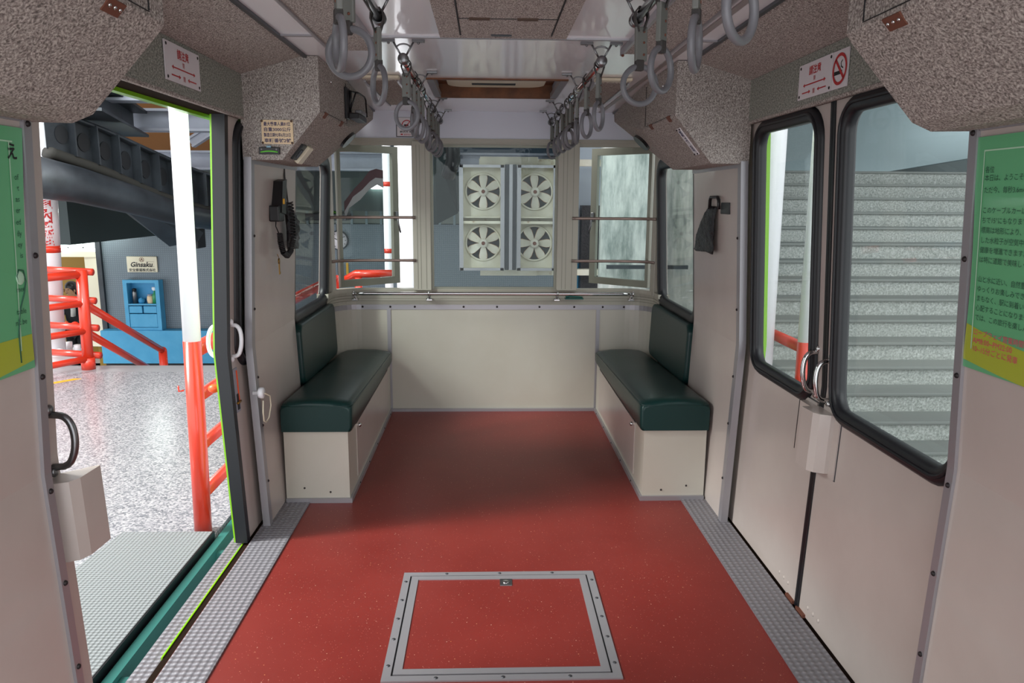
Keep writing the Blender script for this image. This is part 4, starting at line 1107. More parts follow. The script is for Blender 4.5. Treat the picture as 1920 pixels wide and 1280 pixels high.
post('column', 'white column between the left casement and the mullion, behind the rear window', 'column', (-.765, 6.7, -2.3), (-.765, 6.7, 3.4), .085)
t = thing('column', 'thin white column with red bands seen through the left casement glass', 'column', (-.945, 6.9, -2.3))
obj('shaft', B().cyl((-.945, 6.9, -2.3), (-.945, 6.9, 3.4), .038, 18), 'white', t)
for py in (345, 470): zz = at(725, py, 6.9).z; obj('red_band', B().cyl((-.945, 6.9, zz-.02), (-.945, 6.9, zz+.02), .040, 18), 'red', t)

# red railing at the stair head: corner post with three-way rails
Y6 = 6.38; px_ = -3.445
t = post('railing_post', 'red corner post at the stair head, four rails on it', 'post', (px_-.02, Y6, ZP), (px_, Y6, .80), .044)
for o in t.children: o.data.materials.clear(); o.data.materials.append(M['red'])
obj('base_sleeve', B().cyl((px_-.02, Y6, ZP), (px_-.02, Y6, ZP+.10), .056, 18), 'red', t)
t.name = 'railing'; t['label'] = 'red railing with a corner post at the head of the stairs'; t['category'] = 'railing'
for o in t.children: o.name = 'corner_post'
for k, z in enumerate((0.765, 0.52, 0.285, 0.045)):
    obj('rail', B().tube([(px_, Y6, z), (px_-.15, Y6-.25, z-.003), (px_-1.5, Y6-2.6, z-.02)], .034 if k == 0 else .028, 14), 'red', t)
    obj('cross_bar', B().cyl((px_+.06, Y6+.06, z+.012), (px_-.42, Y6+.12, z+.03), .030, 14), 'red', t)
t = thing('stair_railing', 'sloping red stair railing going down toward the blue low wall', 'railing', tuple(at(305, 680, 8.6)))
for k, (p0, p1) in enumerate(((at(150, 565, 6.6), at(305, 657, 8.6)), (at(140, 610, 6.6), at(285, 694, 8.6)))):
    obj('rail', B().cyl(p0, p1, .036, 14), 'red', t)
    if k == 0: obj('end_post', B().cyl(p1, (p1.x, p1.y, p1.z-1.2), .046, 14), 'red', t); obj('elbow', B().sphere(p1, .046, 12, 8), 'red', t)
tag(obj('floor_stripe', B().hull([at(95, 712, 5.75)+Vector((0, 0, 0)) if False else (x, y, z) for z in (ZP, ZP+.003) for x, y in ((-3.62, 5.75), (-3.40, 6.02), (-3.34, 6.02), (-3.55, 5.75))]), 'yellow'), 'yellow painted stripe on the platform floor near the white column', 'floor marking')

# back wall of the hall
xw0 = -6.62
zt1 = at(660, 420, YB2).z
struct('wall_hall_back', B().box(xw0, 5, YB2, YB2+.1, ZL, zt1), 'texwall')
struct('wall_hall_ribbed', B().box(-9, 5, YB2+.02, YB2+.1, zt1, 1.55), 'ribbed')
for k in range(34):
    pass
o = struct('trim_22', B().box(-8.9, 0.9, YB2+.005, YB2+.03, zt1-.01, zt1+.012), 'beamd')
for k in range(30):
    x = -6.6+k*.25
    obj('rib', B().box(x-.02, x+.02, YB2-.0, YB2+.03, zt1, 1.55), 'greywall', o)
struct('trim_23', B().box(-2.62, -2.60, YB2-.012, YB2, -1.2, zt1), 'irond')
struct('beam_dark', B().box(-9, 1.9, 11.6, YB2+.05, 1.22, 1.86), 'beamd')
struct('wall_hall_upper', B().box(-9, -2.2, YB2+.1, YB2+.2, 1.2, 4.2), 'plank')
struct('wall_hall_dark', B().box(-2.2, 5, YB2+.1, YB2+.2, 1.2, 4.2), 'bluedark')
# door opening on the far left with the lit room behind
struct('trim_24', B().box(xw0-.05, xw0+.03, YB2-.06, YB2+.12, ZL, .95), 'irond')
struct('wall_office_back', B().box(-9.5, -6.0, 15.2, 15.3, ZL, 1.2), 'olive')
struct('wall_office_left', B().box(-9, -7.62, YB2, YB2+.1, ZL, 1.2), 'texwall')
struct('floor_office', B().box(-9.5, -6.0, YB2, 15.3, ZL-.1, ZL), 'borderf')
struct('trim_25', B().box(-7.62, xw0-.05, YB2, YB2+.1, .40, .49), 'cream')
o = struct('window_6', B().box(-7.62, xw0-.05, YB2+.05, YB2+.07, .49, .84), 'glow')
for x in (-7.4, -7.15, -6.9): obj('glazing_bar', B().box(x-.012, x+.012, YB2+.0, YB2+.05, .49, .84), 'white', o)
for z in (.56, .68, .80): obj('glazing_bar', B().box(-7.62, xw0-.05, YB2+.0, YB2+.05, z-.01, z+.01), 'white', o)
struct('door_5', B().hull([(x, y, z) for x, y in ((-6.93, YB2+.06), (-6.66, YB2+.02), (-6.66, YB2+.05), (-6.93, YB2+.09)) for z in (ZL+.62, .40)]), 'cream')
tag(obj('lower_cabinet', B().box(-6.86, -6.68, YB2+.1, YB2+.5, ZL, ZL+.62, .01), 'olive'), 'low dark olive cabinet inside the office doorway', 'cabinet')
tag(obj('filing_box', B().box(-7.15, -6.98, YB2+.9, YB2+1.2, ZL, ZL+.85, .01), 'cream'), 'pale box standing behind the person in the doorway', 'box')
# tubes
def tube_lamp(p0, p1, r, label):
    p0, p1 = Vector(p0), Vector(p1)
    t = thing('fluorescent_lamp', label, 'lamp', tuple((p0+p1)/2))
    obj('tube', B().cyl(p0, p1, r, 12), 'lamp', t)
    d = (p1-p0).normalized(); side = d.cross(Vector((0, 0, 1))).normalized()
    obj('batten', B().obox((p0+p1)/2+Vector((0, .0, r+.035)), d, side, (0, 0, 1), (p1-p0).length+.05, .10, .05, .008), 'white', t)
    return t
tube_lamp(at(128, 442, 12.5), at(188, 441, 12.5), .055, 'glowing fluorescent tube above the office doorway')
tube_lamp(at(90, 447, 12.9), at(126, 447, 12.9), .045, 'second fluorescent tube, half hidden by the lettered white column')
tube_lamp(at(694, 348, 11.56), at(732, 349, 11.56), .045, 'glowing fluorescent tube seen through the left casement')
# blue low wall, cabinet, sign, clock
struct('wall_blue_low', B().box(xw0, 0.9, 12.75, 12.98, -1.40, -.83), 'blue')
struct('baseboard_hall', B().box(xw0, 0.9, 12.85, 12.98, ZL, -1.40), 'dark')
t = thing('niche_cabinet', 'bright blue niche cabinet on the grey stamped wall under the cream sign', 'cabinet', (-5.9, YB2, -.8))
x0, x1, z0, z1 = -6.20, -5.60, -.83, .03; yf2 = 12.80
b = B().prism([(x0, yf2, z0), (x1, yf2, z0), (x1, yf2, z1), (x0, yf2, z1)], (0, .05, 0), [[(x0+.065, yf2, z0+.045), (x1-.065, yf2, z0+.045), (x1-.065, yf2, z1-.05), (x0+.065, yf2, z1-.05)]])
obj('frame', b, 'blue', t)
b = B().box(x0+.06, x1-.06, 12.985, 12.998, -.40, z1-.05); obj('back_panel', b, 'bluein', t)
obj('shelf', B().box(x0+.06, x1-.06, 12.80, 12.99, -.40, -.375), 'blue', t)
for xx in (x0+.01, x1-.06): obj('side', B().box(xx, xx+.05, 12.85, 12.998, z0, z1-.01), 'blue', t)
for a, c in ((x0+.07, (x0+x1)/2-.012), ((x0+x1)/2+.012, x1-.07)): obj('drawer', B().box(a, c, 12.805, 12.9, -.535, -.415, .006), 'blue', t)
obj('door', B().box(x0+.07, x1-.07, 12.805, 12.9, -.78, -.55, .006), 'blue', t)
zs = -.375
def bottle(name, label, cat, x, prof_, m, cap=None, y=12.88):
    t = thing(name, label, cat, (x, y, zs)); obj('body', B().lathe((x, y, zs), prof_, 16), m, t)
    if cap: obj('cap', B().lathe((x, y, zs), cap[0], 14), cap[1], t)
bottle('flask', 'steel vacuum flask in the blue niche, left side', 'flask', -6.05, [(.001, 0), (.04, 0), (.04, .19), (.034, .21), (.001, .21)], 'steel', ([(.001, .21), (.036, .21), (.036, .25), (.001, .26)], 'blackp'))
bottle('teapot', 'small dark teapot beside the steel flask in the niche', 'teapot', -5.94, [(.001, 0), (.04, .0), (.055, .04), (.045, .08), (.012, .09), (.012, .10), (.001, .10)], 'bluein')
bottle('jar', 'squat glass jar with colourful contents in the niche', 'jar', -5.79, [(.001, 0), (.05, 0), (.055, .06), (.05, .12), (.03, .13), (.001, .13)], 'tan', ([(.001, .13), (.045, .13), (.045, .155), (.001, .155)], 'iron'))
bottle('spray_bottle', 'green spray bottle with white and red head in the niche', 'bottle', -5.71, [(.001, 0), (.045, 0), (.045, .14), (.02, .18), (.014, .22), (.001, .22)], 'bottleg', ([(.001, .22), (.03, .22), (.045, .25), (.04, .28), (.001, .28)], 'white'))
bottle('bottle', 'pale bottle with lime label at the right end of the niche', 'bottle', -5.665, [(.001, 0), (.028, 0), (.028, .12), (.014, .16), (.001, .16)], 'white', ([(.001, .16), (.016, .16), (.016, .2), (.001, .2)], 'limel'), 12.93)
t = thing('company_sign', 'cream company sign with script lettering above the blue cabinet', 'sign', (-5.92, 12.99, .15))
sx0, sx1, sz0, sz1 = -6.18, -5.67, .145, .415
obj('plate', B().box(sx0, sx1, 12.97, 12.995, sz0, sz1, .008), 'cream', t)
fs = lambda u, v: Vector((sx0+u, 12.967, sz0+v))
tb = TB(fs); tb.text('Ginsaku', .055, .095, .115, 'LEFT', 1.0, .003)
for q in tb.b.verts: q.co.x += (q.co.z-sz0-.095)*.25
tb.rect(.36, .46, .097, .101); obj('lettering', tb, 'black', t)
tb = TB(fs); tb.text('安全索道株式会社', .255, .02, .056, 'CENTER', 1.0, .001); obj('lettering', tb, 'black', t)
tb = TB(fs); tb.ringf((.255, .215), .033, .04); tb.line((.235, .195), (.255, .24), .01); tb.line((.275, .195), (.255, .24), .01); tb.line((.24, .21), (.27, .21), .008)
tb.rect(.33, .46, .180, .183); obj('emblem', tb, 'rust', t)
t = thing('wall_clock', 'round white wall clock on the grey stamped wall', 'clock', (-2.57, 12.97, .70))
b = B().lathe((-2.575, 12.96, .705), [(.001, -.04), (.15, -.04), (.165, -.02), (.165, .01), (.15, .025), (.14, .012), (.001, .010)][::-1], 32, 'Y')
obj('case', B().lathe((-2.575, 12.96, .705), [(.001, -.03), (.165, -.03), (.165, .02), (.150, .03), (.145, .015), (.001, .015)], 32, 'Y'), 'irond', t)
obj('dial', B().lathe((-2.575, 12.94, .705), [(.001, -.006), (.146, -.006), (.146, .004), (.001, .004)], 32, 'Y'), 'signw', t)
tb = TB(lambda u, v: Vector((-2.575+u, 12.930, .705+v)))
for k in range(12):
    a = PI/6*k; tb.line((.11*math.sin(a), .11*math.cos(a)), (.132*math.sin(a), .132*math.cos(a)), .010)
obj('hour_marks', tb, 'black', t)
for (a, l, w) in ((-62, .075, .012), (58, .11, .009)):
    tb = TB(lambda u, v: Vector((-2.575+u, 12.928, .705+v))); r_ = math.radians(a); tb.line((0, 0), (l*math.sin(r_), l*math.cos(r_)), w); obj('hand', tb, 'black', t)
tag(obj('warning_sticker', B().box(-2.47, -2.43, 12.985, 12.998, .12, .32), 'yellow'), 'small orange upright sticker on the grey wall below the clock', 'sticker')
tag(obj('control_box', B().box(at(800, 0, YB2).x if False else -3.02, -2.35, 12.5, 12.97, 1.05, 1.16, .01), 'irond'), 'dark shelf unit on the ribbed wall above the clock', 'shelf')
tag(obj('lit_ornament', B().torus((-2.55, 12.7, 1.22), .05, .02, (1, 0, 0), (0, 0, 1), 16, 8), 'limel'), 'small green glowing ornament on the dark shelf', 'ornament')

# roof, beams and the curved girder
struct('station_roof', B().box(-12, 6, 6.2, 14, 3.62, 3.7), 'plank')
def ibeam(name, label, p0, p1, h, w, m='iron'):
    p0, p1 = Vector(p0), Vector(p1); d = (p1-p0).normalized(); s_ = d.cross(Vector((0, 0, 1))).normalized(); u = s_.cross(d)
    c = (p0+p1)/2; L = (p1-p0).length
    t = thing(name, label, 'beam', tuple(c))
    obj('web', B().obox(c, d, s_, u, L, .03, h), m, t)
    obj('flange', B().obox(c+u*(h/2-.012), d, s_, u, L, w, .025), m, t); obj('flange', B().obox(c-u*(h/2-.012), d, s_, u, L, w, .025), m, t)
    return t
z = lambda py, Y: at(300, py, Y).z
ibeam('roof_beam', 'wide pale grey steel beam high across the platform, upper left', (-9, 8.2, z(226, 8.2)), (1.5, 8.2, z(226, 8.2)), z(205, 8.2)-z(246, 8.2), .24)
ibeam('roof_beam', 'pale grey steel beam behind the white post, lower of the far pair', (-4.2, 9.6, z(300, 9.6)), (1.5, 9.6, z(300, 9.6)), z(283, 9.6)-z(318, 9.6), .24)
ibeam('roof_beam', 'pale steel beam at the top of the doorway opening', (-9, 7.2, z(173, 7.2)), (1.5, 7.2, z(173, 7.2)), .17, .22)
ibeam('roof_beam', 'dark shaded beam running back from the carpet locker toward the wide beam', at(150, 175, 6.4), at(248, 232, 8.1), .26, .3, 'irond')
ibeam('brace', 'diagonal steel brace between the two pale beams', at(358, 268, 9.4), at(408, 236, 9.4), .12, .10)
def girder():
    t = thing('curved_girder', 'dark curved steel girder with round holes under the beams', 'girder', tuple(at(250, 290, 7.5)))
    N = 40; pc = []
    K = [(80, 238, 6.6), (180, 275, 7.0), (280, 320, 7.6), (360, 354, 8.3), (420, 372, 9.2), (480, 382, 10.2)]
    K2 = [(80, 282, 6.6), (180, 318, 7.0), (280, 362, 7.6), (360, 388, 8.3), (420, 396, 9.2), (480, 400, 10.2)]
    def cat(P, f):
        x = f*(len(P)-1); k = min(int(x), len(P)-2); g = x-k
        p = [P[max(0, k-1)], P[k], P[k+1], P[min(len(P)-1, k+2)]]
        return p[1]*1.0 + 0.5*g*(p[2]-p[0] + g*(2*p[0]-5*p[1]+4*p[2]-p[3] + g*(3*(p[1]-p[2])+p[3]-p[0])))
    A = [at(x, y-34, Y) for x, y, Y in K]; Z = [at(x, y-4, Y) for x, y, Y in K2]
    up_, lo_ = [cat(A, i/N) for i in range(N+1)], [cat(Z, i/N) for i in range(N+1)]
    for i in range(N+1): lo_[i].x, lo_[i].y = up_[i].x, up_[i].y
    bm = bmesh.new(); vs = []
    off = Vector((-.03, .05, 0))
    for p, q in zip(up_, lo_): vs.append([bm.verts.new(p), bm.verts.new(q), bm.verts.new(q+off), bm.verts.new(p+off)])
    for a, c in zip(vs, vs[1:]):
        for k in range(4): bm.faces.new((a[k], a[(k+1) % 4], c[(k+1) % 4], c[k]))
    bmesh.ops.recalc_face_normals(bm, faces=bm.faces[:]); obj('web', bm, 'irond', t)
    obj('gear_rail', B().tube([q+Vector((0, 0, -.03)) for q in lo_], .05, flat=(.16, .08), up=(0, 0, 1)), 'gridl', t)
    obj('cable_run', B().tube([q+Vector((0, 0, -.15)) for q in lo_], .07, 10), 'blackp', t)
    obj('top_flange', B().tube([q for q in up_], .05, flat=(.16, .03), up=(0, 0, 1)), 'irond', t)
    for i in range(3, N-3, 3):
        m_ = (up_[i]+lo_[i])/2; d = (up_[i+1]-up_[i-1]).normalized(); nn = d.cross(Vector((0, 0, 1))).normalized()
        if nn.y > 0: nn = -nn
        h = (up_[i]-lo_[i]).length
        disc = [m_ + nn*.004 + (Vector((d.x, d.y, 0)).normalized()*math.cos(2*PI*k/18)*.72 + Vector((0, 0, 1))*math.sin(2*PI*k/18))*h*.24 for k in range(18)]
        obj('round_hole', B().prism(disc, nn*.004), 'dark', t)
        j = i+1
        obj('stiffener', B().hull([p+o_ for p in (up_[j], lo_[j]) for o_ in (nn*0, nn*.10, d*.012, nn*.10+d*.012)]), 'irond', t)
    return t
girder()
cp = [at(60, 330, 6.2), at(140, 345, 6.5), at(240, 372, 7.0), at(330, 400, 7.8), at(440, 420, 8.8)]
t = thing('duct', 'fat dark curved duct hanging below the girder with holes', 'duct', tuple(cp[2]))
obj('duct_body', B().tube(cp, .17, 16, r2=.10), 'irond', t)
sl = thing('sloping_panel', 'grey sloping steel panel pointing down beside the white post', 'panel', tuple(at(300, 420, 9)))
a0, a1, a2, a3 = at(175, 345, 8.0), at(372, 452, 10.0), at(372, 430, 10.0), at(200, 330, 8.0)
obj('panel', B().hull([a0, a1, a2, a3, at(318, 462, 10.0), at(318, 452, 10.0), at(230, 395, 8.8), a0+Vector((0, .2, .1)), a1+Vector((0, .2, .1))]), 'irond', sl)
tag(obj('junction_box', B().box(at(352, 465, 10).x, at(371, 465, 10).x, 10.02, 10.3, at(352, 466, 10).z, at(352, 430, 10).z, .01), 'dark'), 'small black box at the end of the sloping panel by the white post', 'box')
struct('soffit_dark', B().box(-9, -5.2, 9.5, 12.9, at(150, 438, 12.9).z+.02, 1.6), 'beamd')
tube_lamp(at(232, 372, 8.6), at(288, 407, 8.6), .03, 'slanted glowing tube along the edge of the sloping panel')

# person in the doorway
def person():
    t = thing('person', 'person in black with a white scarf standing in the office doorway', 'person', (-7.34, YB2+.35, ZL))
    X, Y, Z = -7.34, YB2+.0, ZL
    def skin(pts, edges, name, m):
        me = bpy.data.meshes.new(name); me.from_pydata([tuple(Vector(p[0])-Vector(t.location)) for p in pts], edges, []); o = bpy.data.objects.new(name, me); C.objects.link(o)
        md = o.modifiers.new('s', 'SKIN'); 
        for v, p in zip(me.skin_vertices[0].data, pts): v.radius = (p[1], p[2] if len(p) > 2 else p[1])
        me.skin_vertices[0].data[0].use_root = True
        o.modifiers.new('u', 'SUBSURF').levels = 2; o.modifiers['u'].render_levels = 2
        dg = bpy.context.evaluated_depsgraph_get(); dg.update(); me2 = bpy.data.meshes.new_from_object(o.evaluated_get(dg))
        bpy.data.objects.remove(o); bpy.data.meshes.remove(me)
        me2.materials.clear(); me2.materials.append(M[m]); me2.name = name
        for p in me2.polygons: p.use_smooth = True
        o = bpy.data.objects.new(name, me2); C.objects.link(o); o.parent = t; return o
    y = YB2+.35
    pts = [((X, y, Z+.90), .15, .11), ((X, y, Z+1.10), .135, .10), ((X, y-.01, Z+1.32), .17, .11), ((X, y-.02, Z+1.43), .06), ((X-.005, y-.04, Z+1.50), .058), ((X-.015, y-.06, Z+1.58), .085, .095), ((X-.02, y-.05, Z+1.655), .06),
           ((X-.17, y, Z+1.36), .06), ((X-.22, y-.05, Z+1.10), .045), ((X-.10, y-.24, Z+1.02), .032), ((X-.05, y-.28, Z+1.03), .028),
           ((X+.17, y, Z+1.36), .06), ((X+.23, y-.04, Z+1.10), .045), ((X+.12, y-.24, Z+.98), .032), ((X+.07, y-.28, Z+.99), .028),
           ((X-.09, y, Z+.82), .10), ((X-.10, y-.01, Z+.46), .065), ((X-.10, y+.02, Z+.07), .042), ((X-.10, y-.10, Z+.04), .035),
           ((X+.09, y, Z+.82), .10), ((X+.10, y-.01, Z+.46), .065), ((X+.10, y+.02, Z+.07), .042), ((X+.10, y-.10, Z+.04), .035)]
    ed = [(0, 1), (1, 2), (2, 3), (3, 4), (4, 5), (5, 6), (2, 7), (7, 8), (8, 9), (9, 10), (2, 11), (11, 12), (12, 13), (13, 14), (0, 15), (15, 16), (16, 17), (17, 18), (0, 19), (19, 20), (20, 21), (21, 22)]
    body = skin(pts, ed, 'body', 'skin')
    # clothes slightly larger than the limbs
    co = [(p[0], p[1]*1.14, (p[2] if len(p) > 2 else p[1])*1.14) for p in pts]
    idx = [0, 1, 2, 7, 8, 9, 11, 12, 13]
    re = {o_: i for i, o_ in enumerate(idx)}
    skin([co[i] for i in idx], [(re[a], re[c]) for a, c in ed if a in re and c in re], 'jacket', 'cloth')
    idx = [0, 15, 16, 17, 19, 20, 21]; re = {o_: i for i, o_ in enumerate(idx)}
    skin([co[i] for i in idx], [(re[a], re[c]) for a, c in ed if a in re and c in re], 'trousers', 'cloth')
    for s_ in (-1, 1): obj('shoe', B().sphere((X+s_*.10, y-.06, Z+.045), .05, 12, 8, (.9, 2.2, .9)), 'blackp', t)
    hc = Vector((X-.015, y-.045, Z+1.60))
    b = B().sphere(hc+Vector((.012, .03, .028)), .108, 18, 12, (.98, 1.0, 1.0)); b.sphere(hc+Vector((.05, .11, -.06)), .045, 10, 8, (1, 1, 1.3)); obj('hair', b, 'hair', t)
    fc = hc+Vector((-.005, -.095, -.02))
    for s_ in (-1, 1):
        obj('eye', B().sphere(fc+Vector((s_*.032-.01, .004, .012)), .010, 8, 6, (1.2, .6, .7)), 'dark', t)
        obj('ear', B().sphere(hc+Vector((s_*.092-.005, -.02, -.03)), .022, 8, 6, (.5, 1, 1.4)), 'skin', t)
    obj('nose', B().hull([fc+Vector(p) for p in ((-.01, -.006, .012), (-.024, -.012, -.024), (.004, -.012, -.024), (-.01, -.026, -.022))]), 'skin', t)
    obj('mouth', B().sphere(fc+Vector((-.01, .0, -.048)), .018, 8, 6, (1.2, .5, .35)), 'maroon', t)
    sc_ = B().tube([(X-.11, y-.06, Z+1.40), (X-.04, y-.13, Z+1.35), (X+.07, y-.12, Z+1.37), (X+.11, y-.02, Z+1.43), (X+.03, y+.08, Z+1.45), (X-.08, y+.05, Z+1.44)], .035, 10, closed=True)
    sc_.tube([(X+.05, y-.14, Z+1.35), (X+.07, y-.17, Z+1.24), (X+.06, y-.17, Z+1.13)], .05, 10, flat=(.10, .05)); obj('scarf', sc_, 'scarf', t)
    for s_, (hx, hz) in ((-1, (X-.04, Z+1.03)), (1, (X+.06, Z+.99))):
        hb = B(); base = Vector((hx, y-.30, hz))
        hb.sphere(base, .03, 10, 8, (1, .9, .6))
        for k in range(4): hb.tube([base+Vector((-s_*.02+ s_*0.0, -.005, (k-1.5)*.012)), base+Vector((-s_*.045, -.015, (k-1.5)*.013)), base+Vector((-s_*(.055-.004*abs(k-1.5)), .006, (k-1.5)*.012))], .0075, 6, r2=.006)
        hb.tube([base+Vector((0, -.01, .02)), base+Vector((-s_*.02, -.025, .035)), base+Vector((-s_*.035, -.025, .035))], .008, 6)
        obj('hand', hb, 'skin', t)
    tag(obj('orange_pouch', B().box(X-.03, X+.06, y-.40, y-.33, Z+.98, Z+1.07, .015), 'orange'), 'small orange pouch held by the person in the doorway', 'pouch')
person()

# ================================================================== FANS BEHIND THE REAR WINDOW
FY = 8.6
fx = lambda px: at(px, 400, FY).x
fz = lambda py: at(940, py, FY).z
for py0, py1, x0_, x1_, lab, depth in ((295, 308, 898, 1240, 'upper white horizontal beam carrying the four fan housing', 0), (508, 520, 900, 1240, 'lower white horizontal beam under the four fan housing', 0)):
    t = thing('support_beam', lab, 'beam', (fx(1060), FY+.32, fz(py1)))
    obj('beam', B().box(fx(x0_), fx(x1_), FY+.26, FY+.36, fz(py1), fz(py0), .004), 'fanw', t)
    obj('end_plate', B().box(fx(1228), fx(1240), FY+.23, FY+.26, fz(py1), fz(py0)), 'fanw', t)
    obj('clamp_plate', B().box(fx(900), fx(1010), FY+.22, FY+.26, fz(py1)-.0, fz(py0)+.02), 'fanw', t)
pst = thing('steel_post', 'upright steel channel post between the two fan housings', 'post', (fx(957), FY, fz(506)))
for a, c, m_ in ((947, 954, 'irond'), (954.5, 961, 'alu'), (961.5, 968, 'irond')):
    obj('channel', B().box(fx(a), fx(c), FY-.0, FY+.2, fz(506), fz(308)), m_, pst)
def housing(pa, pb, side):
    lab = '%s rusty white fan housing holding two fans, seen through the rear window' % side
    xa, xb, za, zb = fx(pa), fx(pb), fz(507), fz(309)
    t = thing('fan_housing', lab, 'fan housing', ((xa+xb)/2, FY, za))
    e = .05; d = .22
    zm = fz(412)
    fans = []
    yb_ = FY+d
    loops = []
    cx = (xa+xb)/2 + (.015 if side == 'left' else -.015)
    R = (fx(943)-fx(874))/2*.96
    for zc in (fz(359), fz(457)):
        loops.append([(cx+R*math.cos(2*PI*k/32), yb_-.05, zc+R*math.sin(2*PI*k/32)) for k in range(32)]); fans.append((cx, yb_-.06, zc))
    obj('face_plate', B().prism([(xa+.01, yb_-.05, za+.01), (xb-.01, yb_-.05, za+.01), (xb-.01, yb_-.05, zb-.01), (xa+.01, yb_-.05, zb-.01)], (0, .02, 0), loops), 'fanw', t)
    for x0_, x1_ in ((xa, xa+.02), (xb-.02, xb)): obj('side_panel', B().box(x0_, x1_, FY, FY+d, za, zb), 'fanw', t)
    for z0_, z1_ in ((za, za+.02), (zb-.02, zb)): obj('cap_panel', B().box(xa, xb, FY, FY+d, z0_, z1_), 'fanw', t)
    fr = B().prism([(xa, FY-.004, za), (xb, FY-.004, za), (xb, FY-.004, zb), (xa, FY-.004, zb)], (0, .012, 0), [[(xa+.045, FY-.004, za+.045), (xb-.045, FY-.004, za+.045), (xb-.045, FY-.004, zb-.045), (xa+.045, FY-.004, zb-.045)]]) if False else None
    for x0_, x1_ in ((xa-.006, xa+.04), (xb-.04, xb+.006)): obj('front_edge', B().box(x0_, x1_, FY-.012, FY, za, zb), 'alu', t)
    obj('front_edge', B().box(xa, xb, FY-.012, FY, zb-.03, zb), 'alu', t); obj('front_edge', B().box(xa, xb, FY-.012, FY, za, za+.03), 'alu', t)
    obj('dark_backing', B().prism([(xa+.02, FY+d+.02, za+.02), (xb-.02, FY+d+.02, za+.02), (xb-.02, FY+d+.02, zb-.02), (xa+.02, FY+d+.02, zb-.02)], (0, .02, 0)), 'beamd', t)  # added dark sheet, stands in for the darkness behind the fan openings
    obj('divider', B().box(xa+.02, xb-.02, FY+.01, yb_-.05, zm-.045, zm-.015), 'fanw', t); obj('divider', B().box(xa+.02, xb-.02, FY+.04, yb_-.05, zm+.02, zm+.035), 'fanw', t)
    for (x, y, zc) in fans: obj('rim', B().torus((x, y, zc), R, .012, (1, 0, 0), (0, 0, 1), 40, 8), 'fanw', t)
    return fans, R
fl, R = housing(862, 945, 'left'); fr_, _ = housing(970, 1043, 'right')
def fan(c, R, rot, label, n=6):
    t = thing('fan', label, 'fan', c, 'white six-bladed fans in the housings')
    c = Vector(c); f = B().lathe(tuple(c), [(.001, -.03), (.03, -.03), (.05, .02), (.05, .05), (.001, .05)], 20, 'Y'); obj('hub', f, 'blade', t)
    obj('hub_cap', B().lathe(tuple(c+Vector((0, -.05, 0))), [(.001, -.005), (.022, -.005), (.022, .012), (.001, .012)], 14, 'Y'), 'rust', t)
    for k in range(n):
        a = math.radians(rot) + 2*PI*k/n
        e = Vector((math.cos(a), 0, math.sin(a))); w = Vector((-math.sin(a), 0, math.cos(a)))
        tw = .30
        out = []
        for f0, w0, w1 in ((.10, -.10, .10), (.25, -.13, .13), (.45, -.18, .18), (.72, -.235, .225), (.88, -.22, .21), (.945, -.14, .14)):
            out.append((c + e*R*f0 + w*R*w0 + Vector((0, -R*w0*tw, 0)), c + e*R*f0 + w*R*w1 + Vector((0, -R*w1*tw, 0))))
        bm = bmesh.new(); off = Vector((0, .008, 0)); vs = [[bm.verts.new(p), bm.verts.new(q), bm.verts.new(q+off), bm.verts.new(p+off)] for p, q in out]
        for A, D in zip(vs, vs[1:]):
            for j in range(4): bm.faces.new((A[j], A[(j+1) % 4], D[(j+1) % 4], D[j]))
        bm.faces.new(vs[0]); bm.faces.new(vs[-1][::-1]); bmesh.ops.recalc_face_normals(bm, faces=bm.faces[:])
        bl = obj('blade', bm, 'blade', t)
        bm = bmesh.new(); vs = []
        for i_, (p, q) in enumerate(out[1:]):
            m_ = (p+q)/2; kx = 1.10; sh = e*R*(.02 if i_ == len(out)-2 else 0)+Vector((0, .009, 0))
            p2, q2 = m_+(p-m_)*kx+sh, m_+(q-m_)*kx+sh
            vs.append([bm.verts.new(v_) for v_ in (p2, q2, q2+off*.5, p2+off*.5)])
        for A, D in zip(vs, vs[1:]):
            for j in range(4): bm.faces.new((A[j], A[(j+1) % 4], D[(j+1) % 4], D[j]))
        bm.faces.new(vs[0]); bm.faces.new(vs[-1][::-1]); bmesh.ops.recalc_face_normals(bm, faces=bm.faces[:])
        obj('rust_edge', bm, 'rustedge', bl)
    obj('motor_bar', B().box(c.x-R, c.x+R, c.y+.05, c.y+.075, c.z-.02, c.z+.02), 'irond', t)
fan(fl[0], R, 90, 'upper left white fan behind the rear window')
fan(fl[1], R, 90, 'lower left white fan behind the rear window')
fan(fr_[0], R, 93, 'upper right white fan behind the rear window')
fan(fr_[1], R, 60, 'lower right white fan behind the rear window, two blades pointing up')
tag(obj('exhaust_pipe', B().tube([at(846, -73, 7.6), at(848, 262, 7.6), at(850, 300, 7.6), at(840, 330, 7.7)], .07, 16), 'blackp'), 'short black pipe hanging left above the fan housing', 'pipe')
b = B().hull([at(812, -26, 8.5), at(830, -26, 8.5), at(858, 400, 9.5), at(820, 420, 9.5), at(812, 420, 9.5)] + [p+Vector((0, .2, 0)) for p in (at(812, 270, 8.5), at(858, 400, 9.5))])
tag(obj('dark_bracket', b, 'beamd'), 'dark sloping steel panel left of the fans', 'panel')

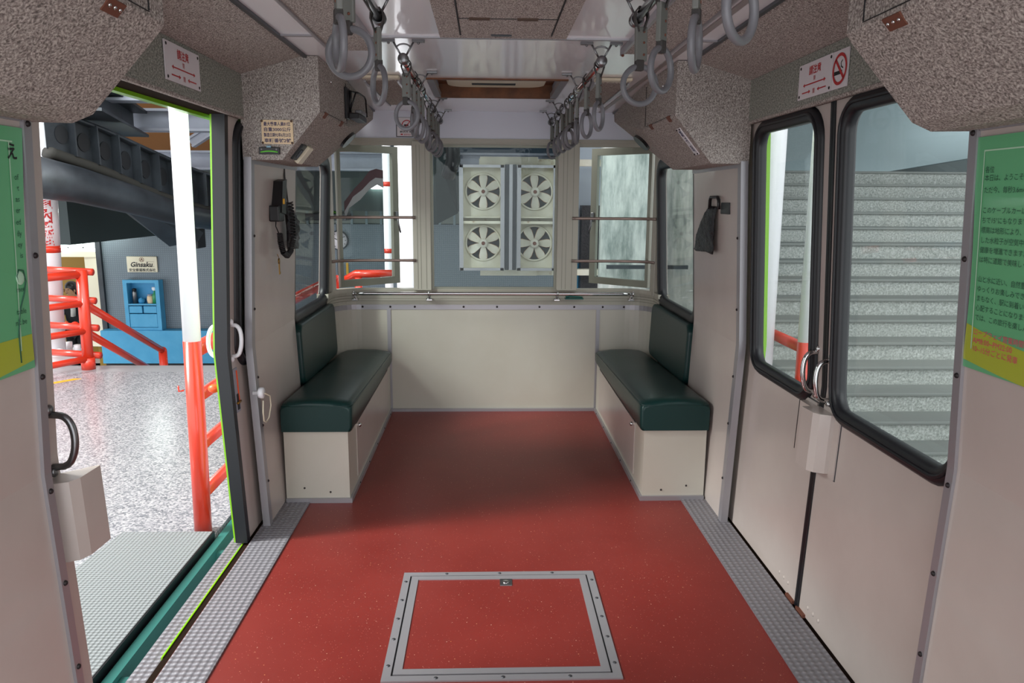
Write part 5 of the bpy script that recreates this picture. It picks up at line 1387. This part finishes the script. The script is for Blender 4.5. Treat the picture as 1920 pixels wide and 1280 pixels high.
# right side of the fans: whitewashed wall, blue strips, dark bag-like cover
t = struct('wall_concrete', B().box(1.00, 2.02, 6.9, 7.0, -2.3, 3.0), 'conc')
struct('wall_concrete_side', B().box(1.98, 2.02, 5.7, 6.95, -2.3, 3.0), 'conc')
struct('wall_pale_strip', B().box(.86, 1.02, 9.3, 9.4, -2.3, 3.2), 'ceilpale')
struct('wall_blue_strip', B().box(1.0, 1.9, 9.38, 9.5, -2.3, .62), 'blue')
struct('wall_pale_panel', B().box(1.02, 1.9, 9.4, 9.5, .62, 3.2), 'ceilpale')
t = thing('covered_machine', 'dark wrapped machine standing behind the right open casement', 'machine', (1.12, 9.1, -2.3))
x0, x1 = at(1091, 400, 9.1).x, at(1117, 400, 9.1).x
obj('cover', B().hull([(x, y, z_) for x, y in ((x0, 9.1), (x1+.1, 9.1), (x1+.1, 9.3), (x0, 9.3)) for z_ in (-2.3, at(1100, 385, 9.1).z)] ), 'bag', t)
tag(obj('drain_pipe', B().cyl((1.50, 6.86, -2.3), (1.50, 6.86, 3.0), .03, 12), 'iron'), 'grey upright pipe on the whitewashed wall beyond the right casement', 'pipe')
tag(obj('grey_rail', B().box(1.05, 1.80, 6.80, 6.83, at(1150, 500, 6.8).z-.02, at(1150, 500, 6.8).z+.015), 'irond'), 'thin dark ledge across the whitewashed wall', 'ledge')

# ================================================================== STAIRS ON THE RIGHT
r_, g_ = .15, .26; Y0 = 5.0; z0 = -.35
for k in range(-1, 15):
    zz1 = z0 + k*r_; yk = Y0 + k*g_; last = k == 14
    o = struct('stair_step', B().box(2.04, 6.2, yk, yk+g_+.02 if not last else yk+2.0, zz1-r_-.05, zz1-.025), 'granite')
    obj('tread_slab', B().box(2.04, 6.2, yk-.022, yk+g_ if not last else yk+2, zz1-.025, zz1, .005), 'granites', o)
struct('stair_shade_slab', B().box(1.9, 6.6, 6.6, 12, 3.1, 3.2), 'greywall')  # unseen slab added over the stairs to shade the upper steps
struct('floor_right_landing', B().box(1.25, 6.2, -1.5, Y0-g_, z0-.8, z0-2*r_), 'terrazzo')
struct('wall_stair_reflection', B().box(1.9, 7.5, 11.0, 11.1, -.5, 3.6), 'greywall')  # added pale wall; its colour stands in for the reflection in the door glass
t = thing('roof_beam', 'dark sloping beam above the top of the stairs', 'beam', tuple(at(1750, 310, 10.5)))
b = B().hull([p+o_ for p in (at(1680, 321, 10.6), at(1900, 285, 10.6), at(1900, 322, 10.6)) for o_ in (Vector((0, 0, 0)), Vector((0, .3, 0)))]); obj('beam', b, 'beamd', t)
post('column', 'broad white column outside the closed right door window', 'column', (1.565, 4.25, -.66), (1.535, 4.25, 3.4), .075)
pr0 = (1.715, 4.0, -.66); pr1 = (1.695, 4.0, 2.9)
t = post('railing', 'post', 'post', pr0, pr1, .036, .64)
t.name = 'railing'; t['label'] = 'railing with a white and red post outside the closed right door'; t['category'] = 'railing'
for k, z_ in enumerate((.60, .33, .06)):
    obj('rail', B().cyl((1.712, 4.02, z_), (1.712, 4.9, z_), .032 if k == 0 else .026, 14), 'red', t)
